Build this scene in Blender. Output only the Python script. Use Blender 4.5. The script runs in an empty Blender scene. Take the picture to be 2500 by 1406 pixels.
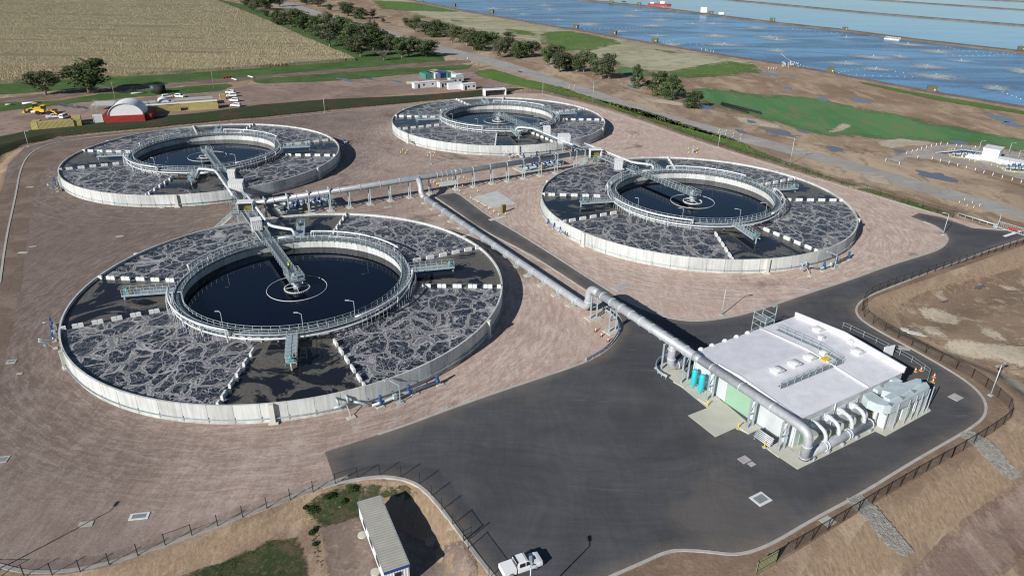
import bpy, math, random
from mathutils import Vector, Matrix, noise as mnoise
from mathutils.geometry import tessellate_polygon
R_=random.Random(7)
PI=math.pi
sc=bpy.context.scene
COL=sc.collection
rad=math.radians
# ------------------------------------------------------------------ camera (solved from the four circular tanks)
F,PITCH,ROLL,HC=1727.44,0.45611,0.0134375,68.0
cr,sr=math.cos(ROLL),math.sin(ROLL); cp,sp=math.cos(PITCH),math.sin(PITCH)
RV=Vector((1,0,0)); UV=Vector((0,sp,cp)); FV=Vector((0,cp,-sp))
CX=cr*RV+sr*UV; CY=-sr*RV+cr*UV
def P(px,py,z=0.0):
    x=(px-1250)/F; y=-(py-703)/F
    d=CX*x+CY*y+FV
    t=(z-HC)/d.z
    return Vector((d.x*t,d.y*t,z))
def HG(b,t,z0=0.0):
    """height of a post whose foot is seen at b and whose top is seen at t"""
    g=P(b[0],b[1],z0); y=-(t[1]-703)/F; x=(t[0]-1250)/F
    d=CX*x+CY*y+FV; k=g.y/d.y
    return HC+d.z*k-z0
cam=bpy.data.cameras.new("camera"); camo=bpy.data.objects.new("camera",cam); COL.objects.link(camo)
M=Matrix((CX,CY,-FV)).transposed().to_4x4(); M.translation=Vector((0,0,HC)); camo.matrix_world=M
cam.sensor_width=36; cam.lens=36*F/2500; cam.clip_start=1; cam.clip_end=9000
sc.camera=camo
# ------------------------------------------------------------------ light
SAZ=rad(50); SEL=rad(27.3)
w=bpy.data.worlds.new("World"); sc.world=w; w.use_nodes=True
nt=w.node_tree; sky=nt.nodes.new('ShaderNodeTexSky'); sky.sky_type='NISHITA'; sky.sun_disc=False
sky.sun_elevation=SEL; sky.sun_rotation=math.atan2(-math.cos(SAZ),-math.sin(SAZ))%(2*PI); sky.altitude=60
sky.air_density=1.0; sky.dust_density=0.0; sky.ozone_density=3.0
nt.links.new(sky.outputs[0],nt.nodes['Background'].inputs[0]); nt.nodes['Background'].inputs[1].default_value=0.052
sl=bpy.data.lights.new("sun","SUN"); sl.energy=4.9; sl.angle=rad(.5); sl.color=(1,.965,.91)
so=bpy.data.objects.new("sun",sl); COL.objects.link(so); so.location=(-60,-60,120)
so.rotation_euler=Vector((math.cos(SAZ)*math.cos(SEL),math.sin(SAZ)*math.cos(SEL),-math.sin(SEL))).to_track_quat('-Z','Y').to_euler()
sc.view_settings.view_transform='Standard'; sc.view_settings.look='None'; sc.view_settings.exposure=0.22
sc.render.engine='CYCLES'
sc.cycles.max_bounces=6; sc.cycles.filter_width=1.15; sc.cycles.transparent_max_bounces=12
# ------------------------------------------------------------------ materials
def nmat(name):
    m=bpy.data.materials.new(name); m.use_nodes=True
    return m,m.node_tree.nodes,m.node_tree.links,m.node_tree.nodes['Principled BSDF']
class N:
    """tiny node-graph helper"""
    def __init__(s,name):
        s.m,s.n,s.l,s.b=nmat(name)
        s.pos=s.n.new('ShaderNodeNewGeometry').outputs['Position']
    def _in(s,sock,v):
        if v is None: return
        if hasattr(v,'is_output'): s.l.new(v,sock)
        else:
            if sock.type=='RGBA' and len(v)==3: v=(*v,1)
            sock.default_value=v
    def math(s,op,a,b=0.0,c=0.0,clamp=False):
        n=s.n.new('ShaderNodeMath'); n.operation=op; n.use_clamp=clamp
        s._in(n.inputs[0],a); s._in(n.inputs[1],b); s._in(n.inputs[2],c); return n.outputs[0]
    def vm(s,op,a,b=(0,0,0)):
        n=s.n.new('ShaderNodeVectorMath'); n.operation=op; s._in(n.inputs[0],a); s._in(n.inputs[1],b)
        return n.outputs['Value'] if op in('LENGTH','DOT_PRODUCT') else n.outputs[0]
    def map(s,v,scale=(1,1,1),rot=0,loc=(0,0,0)):
        n=s.n.new('ShaderNodeMapping'); s._in(n.inputs[0],v); n.inputs['Scale'].default_value=scale
        n.inputs['Rotation'].default_value=(0,0,rot); n.inputs['Location'].default_value=loc; return n.outputs[0]
    def noise(s,v,scale,detail=4,rough=.55,dist=0,color=False):
        n=s.n.new('ShaderNodeTexNoise'); s._in(n.inputs['Vector'],v); n.inputs['Scale'].default_value=scale
        n.inputs['Detail'].default_value=detail; n.inputs['Roughness'].default_value=rough; n.inputs['Distortion'].default_value=dist
        return n.outputs['Color' if color else 'Fac']
    def vor(s,v,scale,feature='DISTANCE_TO_EDGE'):
        n=s.n.new('ShaderNodeTexVoronoi'); n.feature=feature; s._in(n.inputs['Vector'],v); n.inputs['Scale'].default_value=scale
        return n.outputs['Distance']
    def step(s,v,a,b):
        n=s.n.new('ShaderNodeMapRange'); n.interpolation_type='SMOOTHSTEP'; s._in(n.inputs[0],v)
        s._in(n.inputs[1],a); s._in(n.inputs[2],b); return n.outputs[0]
    def rng(s,v,a,b,c,d):
        n=s.n.new('ShaderNodeMapRange'); s._in(n.inputs[0],v)
        for i,x in enumerate((a,b,c,d)): s._in(n.inputs[1+i],x)
        return n.outputs[0]
    def mix(s,f,a,b):
        n=s.n.new('ShaderNodeMix'); n.data_type='RGBA'; s._in(n.inputs[0],f); s._in(n.inputs[6],a); s._in(n.inputs[7],b); return n.outputs[2]
    def mul(s,a,b):
        n=s.n.new('ShaderNodeMix'); n.data_type='RGBA'; n.blend_type='MULTIPLY'; n.inputs[0].default_value=1
        s._in(n.inputs[6],a); s._in(n.inputs[7],b); return n.outputs[2]
    def gray(s,v):
        n=s.n.new('ShaderNodeCombineColor'); [s._in(n.inputs[i],v) for i in range(3)]; return n.outputs[0]
    def attr(s,name):
        n=s.n.new('ShaderNodeAttribute'); n.attribute_name=name; return n.outputs['Fac']
    def bump(s,h,strength,dist=.1):
        n=s.n.new('ShaderNodeBump'); s._in(n.inputs['Height'],h); n.inputs['Strength'].default_value=strength
        n.inputs['Distance'].default_value=dist; s.l.new(n.outputs[0],s.b.inputs['Normal'])
    def out(s,color=None,rough=None,metal=None,spec=None,alpha=None):
        b=s.b
        if color is not None: s._in(b.inputs['Base Color'],color)
        if rough is not None: s._in(b.inputs['Roughness'],rough)
        if metal is not None: s._in(b.inputs['Metallic'],metal)
        if spec is not None: s._in(b.inputs['Specular IOR Level'],spec)
        if alpha is not None: s._in(b.inputs['Alpha'],alpha)
        return s.m
def simple(name,c,rough=.6,metal=0,var=.15,scale=.8,spec=.4):
    g=N(name); n=g.noise(g.pos,scale,5,.6); n2=g.noise(g.pos,scale*9,3,.6)
    v=g.rng(g.math('ADD',g.math('MULTIPLY',n,.7),g.math('MULTIPLY',n2,.3)),.3,.7,1-var,1+var)
    return g.out(g.mul(c,g.gray(v)),rough,metal,spec)
def ridged(name,c,freq,ang,rough=.45,metal=0,amp=.4,var=.06,axis=None):
    """sheet metal with straight ribs; ang = direction across the ribs"""
    g=N(name); d=g.vm('DOT_PRODUCT',g.pos,(math.cos(ang),math.sin(ang),0))
    s=g.math('SINE',g.math('MULTIPLY',d,freq*2*PI)); n=g.noise(g.pos,.6,4)
    v=g.math('ADD',g.rng(s,-1,1,1-amp*.35,1.0),g.rng(n,.3,.7,-var,var))
    g.bump(s,amp,.03)
    return g.out(g.mul(c,g.gray(v)),rough,metal,.4)
MT={}
def galv(name='galvanised steel',c=(.44,.49,.52)):
    g=N(name); n=g.noise(g.pos,1.5,5,.6); v=g.rng(n,.3,.7,.8,1.15)
    return g.out(g.mul(c,g.gray(v)),.5,.15,.5)
MT['galv']=galv('galvanised steel',(.37,.43,.46)); MT['deck']=galv('steel grating',(.24,.29,.32)); MT['rail']=galv('galvanised rail',(.43,.50,.52))
MT['air']=galv('stainless air main',(.62,.65,.68))
def bigpipe(name='brushed stainless pipe',c=(.58,.60,.63),mt=.28):
    g=N(name); n=g.noise(g.pos,.9,4,.6); n2=g.noise(g.map(g.pos,(5,5,1)),1.2,4,.6)
    v=g.rng(g.math('ADD',g.math('MULTIPLY',n,.5),g.math('MULTIPLY',n2,.5)),.35,.65,.78,1.12)
    g.bump(n2,.15,.05)
    return g.out(g.mul(c,g.gray(v)),.42,mt,.5)
MT['pipe']=bigpipe(c=(.50,.52,.55)); MT['pipe_grey']=bigpipe('weathered grey pipe',(.36,.385,.41),.3); MT['grating']=galv('dark walkway grating',(.135,.165,.185))
MT['concrete']=simple('pale concrete',(.56,.56,.52),.85,0,.14,.5)
MT['kerb']=simple('kerb concrete',(.42,.40,.37),.85,0,.2,.6)
MT['slab']=simple('slab concrete',(.50,.49,.42),.8,0,.1,.35)
MT['slab_old']=simple('grey slab concrete',(.52,.53,.50),.8,0,.16,.35)
MT['block']=simple('white baffle block',(.66,.67,.66),.7,0,.12,1.2)
def wallmat():
    g=N('precast wall concrete')
    n=g.noise(g.pos,.35,5,.6); st=g.noise(g.map(g.pos,(1.6,1.6,.10)),1.2,4,.6)
    at=g.attr('panel')
    v=g.math('ADD',g.rng(n,.3,.7,-.08,.08),g.rng(st,.3,.7,-.22,.10))
    v=g.math('ADD',v,g.rng(at,0,1,.86,1.08))
    sep=g.n.new('ShaderNodeSeparateXYZ'); g.l.new(g.pos,sep.inputs[0])
    damp=g.math('MULTIPLY',g.step(sep.outputs[2],.9,.0),g.step(g.noise(g.pos,.5,4),.35,.7))
    c=g.mix(damp,g.mul((.555,.57,.555),g.gray(v)),(.38,.36,.32))
    jn=g.attr('joint'); c=g.mix(g.math('MULTIPLY',jn,.55),c,(.22,.22,.21))
    return g.out(c,.85,0,.3)
MT['wall']=wallmat()
def gravel():
    g=N('compacted red gravel')
    n1=g.noise(g.pos,.035,5,.6); n2=g.noise(g.pos,.16,6,.65,1.2); n3=g.noise(g.pos,1.8,5,.7); n4=g.noise(g.pos,5,2,.7)
    tot=None
    for cx,cy in TC:
        v=g.vm('SUBTRACT',g.pos,(cx,cy,0)); r=g.vm('LENGTH',v)
        s=g.n.new('ShaderNodeSeparateXYZ'); g.l.new(v,s.inputs[0])
        a=g.math('ARCTAN2',s.outputs[1],s.outputs[0])
        cv=g.n.new('ShaderNodeCombineXYZ'); g._in(cv.inputs[0],g.math('ADD',g.math('MULTIPLY',r,1.25),g.math('MULTIPLY',n2,2.6))); g._in(cv.inputs[1],g.math('MULTIPLY',a,11.0))
        nn=g.noise(cv.outputs[0],1.0,7,.74,.3)
        wt=g.step(r,RT+26,RT+9)
        cw=g.n.new('ShaderNodeCombineXYZ'); g._in(cw.inputs[0],g.math('ADD',g.math('MULTIPLY',r,1.9),g.math('MULTIPLY',n1,14))); g._in(cw.inputs[1],g.math('MULTIPLY',a,1.6))
        rut=g.step(g.noise(cw.outputs[0],1.0,3,.5),.60,.70)
        t=g.math('MULTIPLY',g.math('ADD',g.math('SUBTRACT',nn,.5),g.math('MULTIPLY',rut,.14)),wt)
        tot=t if tot is None else g.math('ADD',tot,t)
    xs=g.noise(g.map(g.pos,(1,.22,1),rad(-31)),1.0,7,.74,.5)
    tot=g.math('ADD',tot,g.math('MULTIPLY',g.math('SUBTRACT',xs,.5),.5))
    lvl=g.math('ADD',g.math('MULTIPLY',tot,1.3),g.math('ADD',g.math('MULTIPLY',n3,.5),g.math('MULTIPLY',n2,.4)))
    f=g.step(lvl,.24,.74)
    sx=g.n.new('ShaderNodeSeparateXYZ'); g.l.new(g.pos,sx.inputs[0])
    dry=g.step(g.math('ADD',sx.outputs[0],g.math('MULTIPLY',g.math('SUBTRACT',n1,.5),110)),-100,30)  # tone blend only: darker gravel in the west, paler in the east
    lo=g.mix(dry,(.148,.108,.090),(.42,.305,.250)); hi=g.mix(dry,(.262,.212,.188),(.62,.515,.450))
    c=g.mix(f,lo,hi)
    damp=g.step(g.noise(g.pos,.055,5,.62,.8),.57,.70)
    c=g.mix(g.math('MULTIPLY',damp,.7),c,(.13,.095,.07))
    c=g.mul(c,g.gray(g.rng(n4,.3,.7,.8,1.2)))
    g.bump(g.math('ADD',lvl,g.math('MULTIPLY',n4,.25)),.35,.12)
    return g.out(c,.92,0,.25)
TC=[(-44.72,131.93),(-101.6,229.3),(-6.27,286.9),(50.58,190.31)]
RT=42.76
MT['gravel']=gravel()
def asphalt(name,c,c2,dust,dz=.08):
    g=N(name); n=g.noise(g.pos,.07,5,.6,.6); n2=g.noise(g.map(g.pos,(.35,1,1),rad(35)),.22,6,.65); n3=g.noise(g.pos,4,3,.7)
    c_=g.mix(g.rng(n,.35,.65,0,1),c,c2); c_=g.mul(c_,g.gray(g.rng(n2,.3,.7,.86,1.14)))
    d=g.attr('edge'); dd=g.math('ADD',d,g.math('MULTIPLY',g.math('SUBTRACT',n2,.5),4.5))
    e=g.math('MULTIPLY',g.step(dd,2.6,-1.0),.55)
    st=g.math('MULTIPLY',g.step(g.noise(g.map(g.pos,(.12,1.2,1),rad(28)),.5,5,.7,.4),.60,.74),dz*2)
    c_=g.mix(g.math('MAXIMUM',e,st),c_,dust)
    dn_=g.noise(g.pos,.03,3,.5,0,True); vv=g.vm('ADD',g.pos,g.vm('MULTIPLY',g.vm('SUBTRACT',dn_,(.5,.5,.5)),(22,22,0)))
    ty=g.noise(g.map(vv,(.05,1.6,1),rad(-28)),.8,4,.75); ty2=g.noise(g.map(vv,(1.4,.05,1),rad(20)),.7,4,.75)
    c_=g.mul(c_,g.gray(g.rng(ty,.32,.68,.90,1.11))); c_=g.mul(c_,g.gray(g.rng(ty2,.30,.70,.90,1.10)))
    wo=g.step(g.noise(g.pos,.045,4,.6,.8),.52,.68); c_=g.mix(g.math('MULTIPLY',wo,.22),c_,dust)
    c_=g.mul(c_,g.gray(g.rng(n3,.25,.75,.86,1.16)))
    g.bump(n3,.15,.02)
    return g.out(c_,.82,0,.35)
MT['asphalt']=asphalt('new asphalt',(.062,.063,.069),(.088,.090,.097),(.24,.19,.145),.16)
MT['road']=asphalt('worn bitumen road',(.31,.295,.28),(.37,.35,.33),(.36,.29,.22),.25)
def soil(name,c1,c2,c3,s=.02,lo=.42,hi=.62,fs=1.0,c3m=.5,stretch=(1,1,1),rot=0,fade=0):
    g=N(name); pm=g.map(g.pos,stretch,rot)
    n=g.noise(pm,s,7,.62,.7); n2=g.noise(pm,s*7,6,.66,.5); n3=g.noise(g.pos,2.2*fs,4,.7)
    c=g.mix(g.step(n,lo,hi),c1,c2); c=g.mix(g.math('MULTIPLY',g.step(n2,.50,.66),c3m),c,c3)
    c=g.mul(c,g.gray(g.rng(n3,.25,.75,.76,1.24))); g.bump(g.math('ADD',n3,n2),.4,.15)
    al=None
    if fade:
        fn=g.noise(pm,1.1/fade,6,.72,.6); fn2=g.noise(g.pos,3.5/fade,5,.75); al=g.step(g.math('ADD',g.attr('edge'),g.math('MULTIPLY',g.math('SUBTRACT',g.math('ADD',g.math('MULTIPLY',fn,.6),g.math('MULTIPLY',fn2,.4)),.44),fade*4.5)),0,fade*.9)
    return g.out(c,.95,0,.2,al)
def ground_mat():
    g=N('bare brown earth'); n=g.noise(g.pos,.018,7,.62,.7); n2=g.noise(g.map(g.pos,(1,.4,1),rad(-30)),.10,7,.68,.8); n3=g.noise(g.pos,1.7,5,.72)
    c=g.mix(g.step(n,.40,.62),(.245,.168,.115),(.345,.248,.172)); c=g.mix(g.math('MULTIPLY',g.step(n2,.47,.66),.75),c,(.48,.37,.26))
    c=g.mix(g.math('MULTIPLY',g.step(g.noise(g.pos,.05,6,.65,1),.60,.68),.6),c,(.11,.078,.062))
    # steep banks are raw tan clay with rill marks
    ge=g.n.new('ShaderNodeNewGeometry'); s=g.n.new('ShaderNodeSeparateXYZ'); g.l.new(ge.outputs['True Normal'],s.inputs[0])
    steep=g.step(s.outputs[2],.985,.93)
    rill=g.noise(g.map(g.pos,(1,.12,1),rad(28)),2.2,5,.7)
    clay=g.mix(g.rng(rill,.3,.7,0,1),(.240,.168,.112),(.395,.292,.198))
    c=g.mix(steep,c,clay)
    c=g.mul(c,g.gray(g.rng(n3,.25,.75,.78,1.22))); g.bump(g.math('ADD',n3,g.math('MULTIPLY',rill,.6)),.5,.2)
    return g.out(c,.95,0,.2)
MT['ground']=ground_mat()
MT['yard']=soil('red yard gravel',(.235,.168,.138),(.33,.245,.205),(.17,.12,.095),.03,.4,.6,1,.7)
MT['officepad']=soil('trodden brown yard',(.20,.150,.125),(.27,.21,.175),(.34,.27,.21),.12,.4,.6,1,.6,(1,1,1),0,1.5)
MT['track']=soil('dirt track',(.17,.125,.10),(.24,.185,.15),(.12,.09,.07),.08)
MT['shoulder']=soil('brown road shoulder',(.19,.130,.090),(.25,.175,.125),(.33,.25,.18),.08,.4,.6,1,.5)
MT['verge']=soil('tan sandy verge',(.27,.195,.14),(.46,.355,.25),(.17,.12,.09),.035,.38,.60,1,.6,(1,.5,1),rad(-33),fade=5)
MT['sand']=soil('dry pale clay',(.50,.43,.33),(.42,.35,.26),(.28,.21,.15),.09,fade=2.2)
MT['sand_b']=soil('pale dried clay crust',(.50,.43,.33),(.44,.37,.28),(.33,.26,.19),.09,.42,.62,1,.5,(1,1,1),0,1.6)
MT['grass_far']=soil('green grass patch',(.085,.165,.035),(.13,.20,.055),(.28,.26,.14),.05,.45,.7,1.4,.6,(1,1,1),0,15)
MT['basin']=soil('basin floor clay',(.21,.150,.105),(.27,.195,.135),(.50,.42,.31),.045,.4,.62,1,.55,(1,1,1),0,3)
MT['redtrack']=soil('red access track',(.25,.175,.14),(.34,.25,.20),(.43,.33,.27),.12,.42,.6,1,.5,(1,.15,1),rad(40),2.5)
MT['grass']=soil('green grass',(.048,.105,.026),(.075,.145,.040),(.15,.125,.07),.06,.4,.6,1.2,.75,fade=3)
MT['grass_dk']=soil('dark swale grass',(.040,.055,.024),(.075,.055,.034),(.03,.04,.018),.07,.45,.65,1.2,.5,fade=0.8)
MT['grass_br']=soil('bright weedy grass',(.085,.175,.032),(.14,.21,.05),(.21,.175,.09),.06,.45,.7,1.4,.55,fade=4.5)
MT['pasture']=soil('pasture grass',(.072,.190,.068),(.108,.232,.088),(.23,.175,.11),.03,.42,.62,.8,.75,(1,.25,1),rad(-24),fade=15)
MT['drygrass']=soil('pale dry grass',(.33,.31,.20),(.44,.41,.29),(.17,.20,.09),.03,.4,.6,1.6,.75,(.5,1,1),rad(-20),fade=13)
MT['bank']=soil('pond bank rubble',(.17,.125,.105),(.22,.17,.145),(.28,.26,.18),.08,.4,.6,2)
MT['dambank']=soil('pond wall rubble',(.14,.12,.095),(.20,.17,.14),(.17,.18,.09),.08,.4,.6,2)
def crop(name):
    g=N(name); n=g.noise(g.map(g.pos,(.09,1,1),rad(3)),.22,6,.7,.6); n2=g.noise(g.pos,1.2,4,.75); n3=g.noise(g.pos,.012,4)
    sx=g.n.new('ShaderNodeSeparateXYZ'); g.l.new(g.pos,sx.inputs[0])
    n5=g.noise(g.map(g.pos,(.12,1,1),rad(3)),.055,5,.7,.5); c=g.mix(g.rng(g.math('ADD',g.math('MULTIPLY',n,.45),g.math('MULTIPLY',n5,.55)),.38,.60,0,1),(.20,.175,.11),(.36,.315,.21)); c=g.mul(c,g.gray(g.rng(n2,.3,.7,.6,1.35)))
    c=g.mix(g.math('MULTIPLY',g.step(sx.outputs[1],430,820),.55),c,(.215,.205,.125))
    g.bump(n2,.8,.6); return g.out(c,.95,0,.1)
MT['crop']=crop('dry standing corn'); MT['cropblade']=simple('dry corn leaf',(.42,.355,.225),.9,0,.35,1.5,.2)
def puddle():
    g=N('muddy puddle'); n=g.noise(g.pos,.3,3); return g.out(g.mix(n,(.12,.10,.105),(.16,.14,.15)),.08,0,.8)
MT['puddle']=puddle()
def foamwater():
    g=N('aerated liquor with foam web')
    dn=g.noise(g.pos,.16,3,.5,0,True); dn2=g.noise(g.pos,.75,3,.5,0,True)
    v=g.vm('ADD',g.pos,g.vm('MULTIPLY',g.vm('SUBTRACT',dn,(.5,.5,.5)),(4.2,4.2,0)))
    v=g.vm('ADD',v,g.vm('MULTIPLY',g.vm('SUBTRACT',dn2,(.5,.5,.5)),(1.5,1.5,0)))
    v=g.vm('MULTIPLY',v,(1,1,0))
    thick=g.step(g.noise(g.pos,.13,5,.65,.6),.32,.70)
    w=g.rng(thick,0,1,.006,.088)
    a1=g.vor(g.map(v,(1,.82,1),rad(20)),.23); band=g.step(a1,g.math('ADD',w,.012),g.math('SUBTRACT',w,.012))
    rim=g.math('SUBTRACT',1.0,g.step(g.math('ABSOLUTE',g.math('SUBTRACT',a1,w)),.005,.023))
    v2=g.vm('ADD',v,g.vm('MULTIPLY',g.vm('SUBTRACT',g.noise(g.pos,.5,3,.5,0,True),(.5,.5,.5)),(1.2,1.2,0)))
    a2=g.vor(g.map(v2,(1,.7,1),rad(25)),.62); f2=g.step(a2,.055,.012)
    a3=g.vor(g.map(v2,(1,.7,1),rad(60)),1.35); f3=g.step(a3,.085,.01)
    pres=g.step(g.noise(g.pos,.45,3),.34,.58); spk=g.noise(g.pos,4,4,.85)
    thr=g.math('MAXIMUM',g.math('MULTIPLY',f2,g.rng(pres,0,1,.25,.90)),g.math('MULTIPLY',f3,g.rng(pres,0,1,.06,.50)))
    thr=g.math('MULTIPLY',thr,g.rng(spk,.3,.6,.55,1.05))
    bnd=g.math('MULTIPLY',band,g.math('ADD',g.rng(spk,.3,.7,.18,.58),g.math('MULTIPLY',f2,.25)))
    f=g.math('MAXIMUM',g.math('MAXIMUM',bnd,thr),g.math('MULTIPLY',rim,g.rng(spk,.3,.6,.7,1.0)))
    # quiet zones: dark liquor with drifting scum mats
    q=g.step(g.math('ADD',g.attr('aer'),g.math('MULTIPLY',g.math('SUBTRACT',g.noise(g.pos,.35,5,.65),.5),7)),-.5,.8)
    scn=g.noise(g.pos,.085,6,.62,1.6); sc_=g.step(scn,.492,.535)
    scs=g.math('MULTIPLY',sc_,g.rng(g.noise(g.pos,3.2,5,.85),.3,.7,.1,1.0))
    cf=g.mix(g.noise(g.pos,.25,3),(.40,.385,.37),(.53,.52,.515))
    dark=g.mix(g.noise(g.pos,.3,3),(.013,.019,.034),(.028,.036,.056))  # bluish tint puts sky reflection into the liquor colour
    ca=g.mix(f,dark,cf); cq=g.mix(scs,(.015,.017,.022),(.20,.185,.155))
    c=g.mix(q,cq,ca)
    fo=g.mix(q,g.gray(scs),g.gray(f))
    h=g.noise(g.pos,2.0,4,.7); g.bump(g.math('MULTIPLY',h,q),.35,.25)
    rr=g.math('ADD',g.math('MULTIPLY',fo,.6),g.rng(q,0,1,.09,.30))
    return g.out(c,rr,0,.35)
MT['foam']=foamwater()
def clear():
    g=N('clarified dark water'); n=g.noise(g.pos,.8,3); g.bump(n,.02,.05)
    return g.out((.0022,.0042,.0125),.045,0,.42)
MT['clear']=clear()
def pondm(name,dark,c1,c2,bs,rough):  # c1 and c2 carry the reflected sky's blue in the base colour
    g=N(name); n=g.noise(g.map(g.pos,(.3,1,1),rad(-12)),.022,7,.68,1.2); f=g.step(n,.36,.62)
    rp=g.noise(g.map(g.pos,(.5,1.5,1),rad(-15)),.30,6,.78); rp2=g.noise(g.pos,.05,4)
    g.bump(g.math('MULTIPLY',rp,g.rng(f,0,1,1,.3) if dark else 1),bs,.6)
    c=g.mix(f,c1,c2); c=g.mul(c,g.gray(g.rng(rp,.3,.7,.76,1.28) if dark else g.rng(rp,.3,.7,.93,1.07)))
    return g.out(c,rough,0,.28)
MT['pond']=pondm('rippled lagoon water',True,(.028,.090,.21),(.115,.30,.53),.22,.22)
MT['pond2']=pondm('calm lagoon water',False,(.16,.36,.56),(.21,.44,.64),.03,.12)
def frothm():
    g=N('aerator froth'); n=g.noise(g.pos,.5,6,.75); n1=g.noise(g.pos,1.3,4,.8)
    a=g.attr('fade'); al=g.step(g.math('ADD',g.math('MULTIPLY',a,.95),g.math('MULTIPLY',g.math('SUBTRACT',g.math('ADD',g.math('MULTIPLY',n,.6),g.math('MULTIPLY',n1,.4)),.5),2.2)),.15,.80)
    return g.out((.42,.47,.50),.8,0,.3,g.math('MULTIPLY',al,.95))
MT['froth']=frothm()
def leafm(name,c1,c2):
    g=N(name); oi=g.n.new('ShaderNodeObjectInfo'); n=g.noise(g.pos,.45,3,.6); rn=g.attr('rnd')
    c=g.mix(g.rng(n,.3,.7,0,1),c1,c2); c=g.mul(c,g.gray(g.math('MULTIPLY',g.rng(rn,0,1,.6,1.5),g.rng(oi.outputs['Random'],0,1,.8,1.25))))
    b=g.b; g._in(b.inputs['Subsurface Weight'],0.0)
    return g.out(c,.8,0,.15)
MT['leaf']=leafm('gum foliage',(.042,.070,.026),(.090,.125,.052)); MT['leaf2']=leafm('olive grey foliage',(.070,.086,.045),(.12,.135,.078))
MT['weed']=leafm('weed leaves',(.028,.062,.018),(.055,.105,.028))
MT['weed2']=leafm('bright grass blades',(.10,.17,.035),(.19,.23,.07))
MT['bark']=simple('pale gum bark',(.30,.25,.20),.9,0,.3,2)
MT['fence']=simple('black fence steel',(.022,.022,.024),.55,0,.2,2)
def mesh(name,c,a):
    g=N(name); return g.out(c,.7,0,.2,a)
MT['chain']=mesh('chain link mesh',(.03,.03,.03),.16); MT['chain_dk']=mesh('dense chain link mesh',(.03,.03,.03),.20)
MT['white']=simple('white paint',(.78,.79,.80),.45,0,.05,1); MT['offwhite']=simple('off white panel',(.66,.67,.67),.55,0,.07,1)
MT['shutter']=ridged('kiosk ribbed cladding',(.66,.66,.66),2.2,rad(30),.5,0,.5)
MT['black']=simple('black rubber',(.02,.02,.02),.8); MT['glass']=N('dark glass').out((.015,.02,.025),.08,0,.8)
MT['blue']=simple('blue valve paint',(.03,.095,.26),.4,0,.15,3); MT['dkblue']=simple('dark blue trim',(.03,.06,.22),.45)
MT['cyan']=simple('cyan tank paint',(.02,.50,.58),.35,0,.04,1); MT['teal']=simple('teal motor paint',(.12,.34,.36),.45)
MT['yellow']=simple('safety yellow',(.80,.52,.03),.5,0,.1,2); MT['orange']=simple('safety orange',(.75,.16,.03),.5); MT['red']=simple('red paint',(.42,.035,.03),.5)
MT['ysteel']=ridged('yellow container steel',(.50,.42,.17),2.6,rad(8),.55,0,.6); MT['rsteel']=ridged('red container steel',(.32,.028,.022),2.6,rad(8),.55,0,.6)
MT['gsteel']=ridged('green container steel',(.07,.25,.20),2.6,rad(8),.55,0,.6)
MT['roofw']=ridged('white ribbed roof',(.74,.74,.785),1.9,rad(31.2),.4,0,.30,.08)
MT['cladw']=ridged('pale wall cladding',(.53,.57,.585),.5,rad(-14),.5,0,.30,.08)
MT['officeroof']=ridged('office roof ribs',(.43,.42,.375),2.4,rad(-66),.5,0,.45,.08)
MT['officewall']=ridged('office wall ribs',(.78,.79,.80),3.0,rad(24),.5,0,.5,.03)
MT['door']=simple('pale green door',(.27,.43,.31),.5,0,.05,.6); MT['olive_dk']=simple('dark olive paint',(.10,.095,.05),.6); MT['olive']=simple('olive cabinet',(.17,.16,.05),.6)
MT['greyroof']=simple('grey sheet roof',(.42,.42,.40),.6,0,.15,1); MT['rock']=simple('grey rock',(.21,.20,.185),.9,0,.35,1.5)
MT['grate']=simple('galvanised grate',(.22,.25,.26),.6); MT['duct']=simple('ductwork sheet steel',(.58,.66,.68),.38,.2,.16,.9,.6)
MT['hivis']=simple('lime hi-vis vest',(.62,.80,.05),.6); MT['skin']=simple('skin',(.45,.27,.18),.6); MT['navy']=simple('navy trousers',(.02,.03,.07),.8)
MT['tankdk']=simple('dark green tank plastic',(.03,.07,.06),.5); MT['timber']=simple('green slat timber',(.25,.26,.14),.8,0,.2,3)
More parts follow.
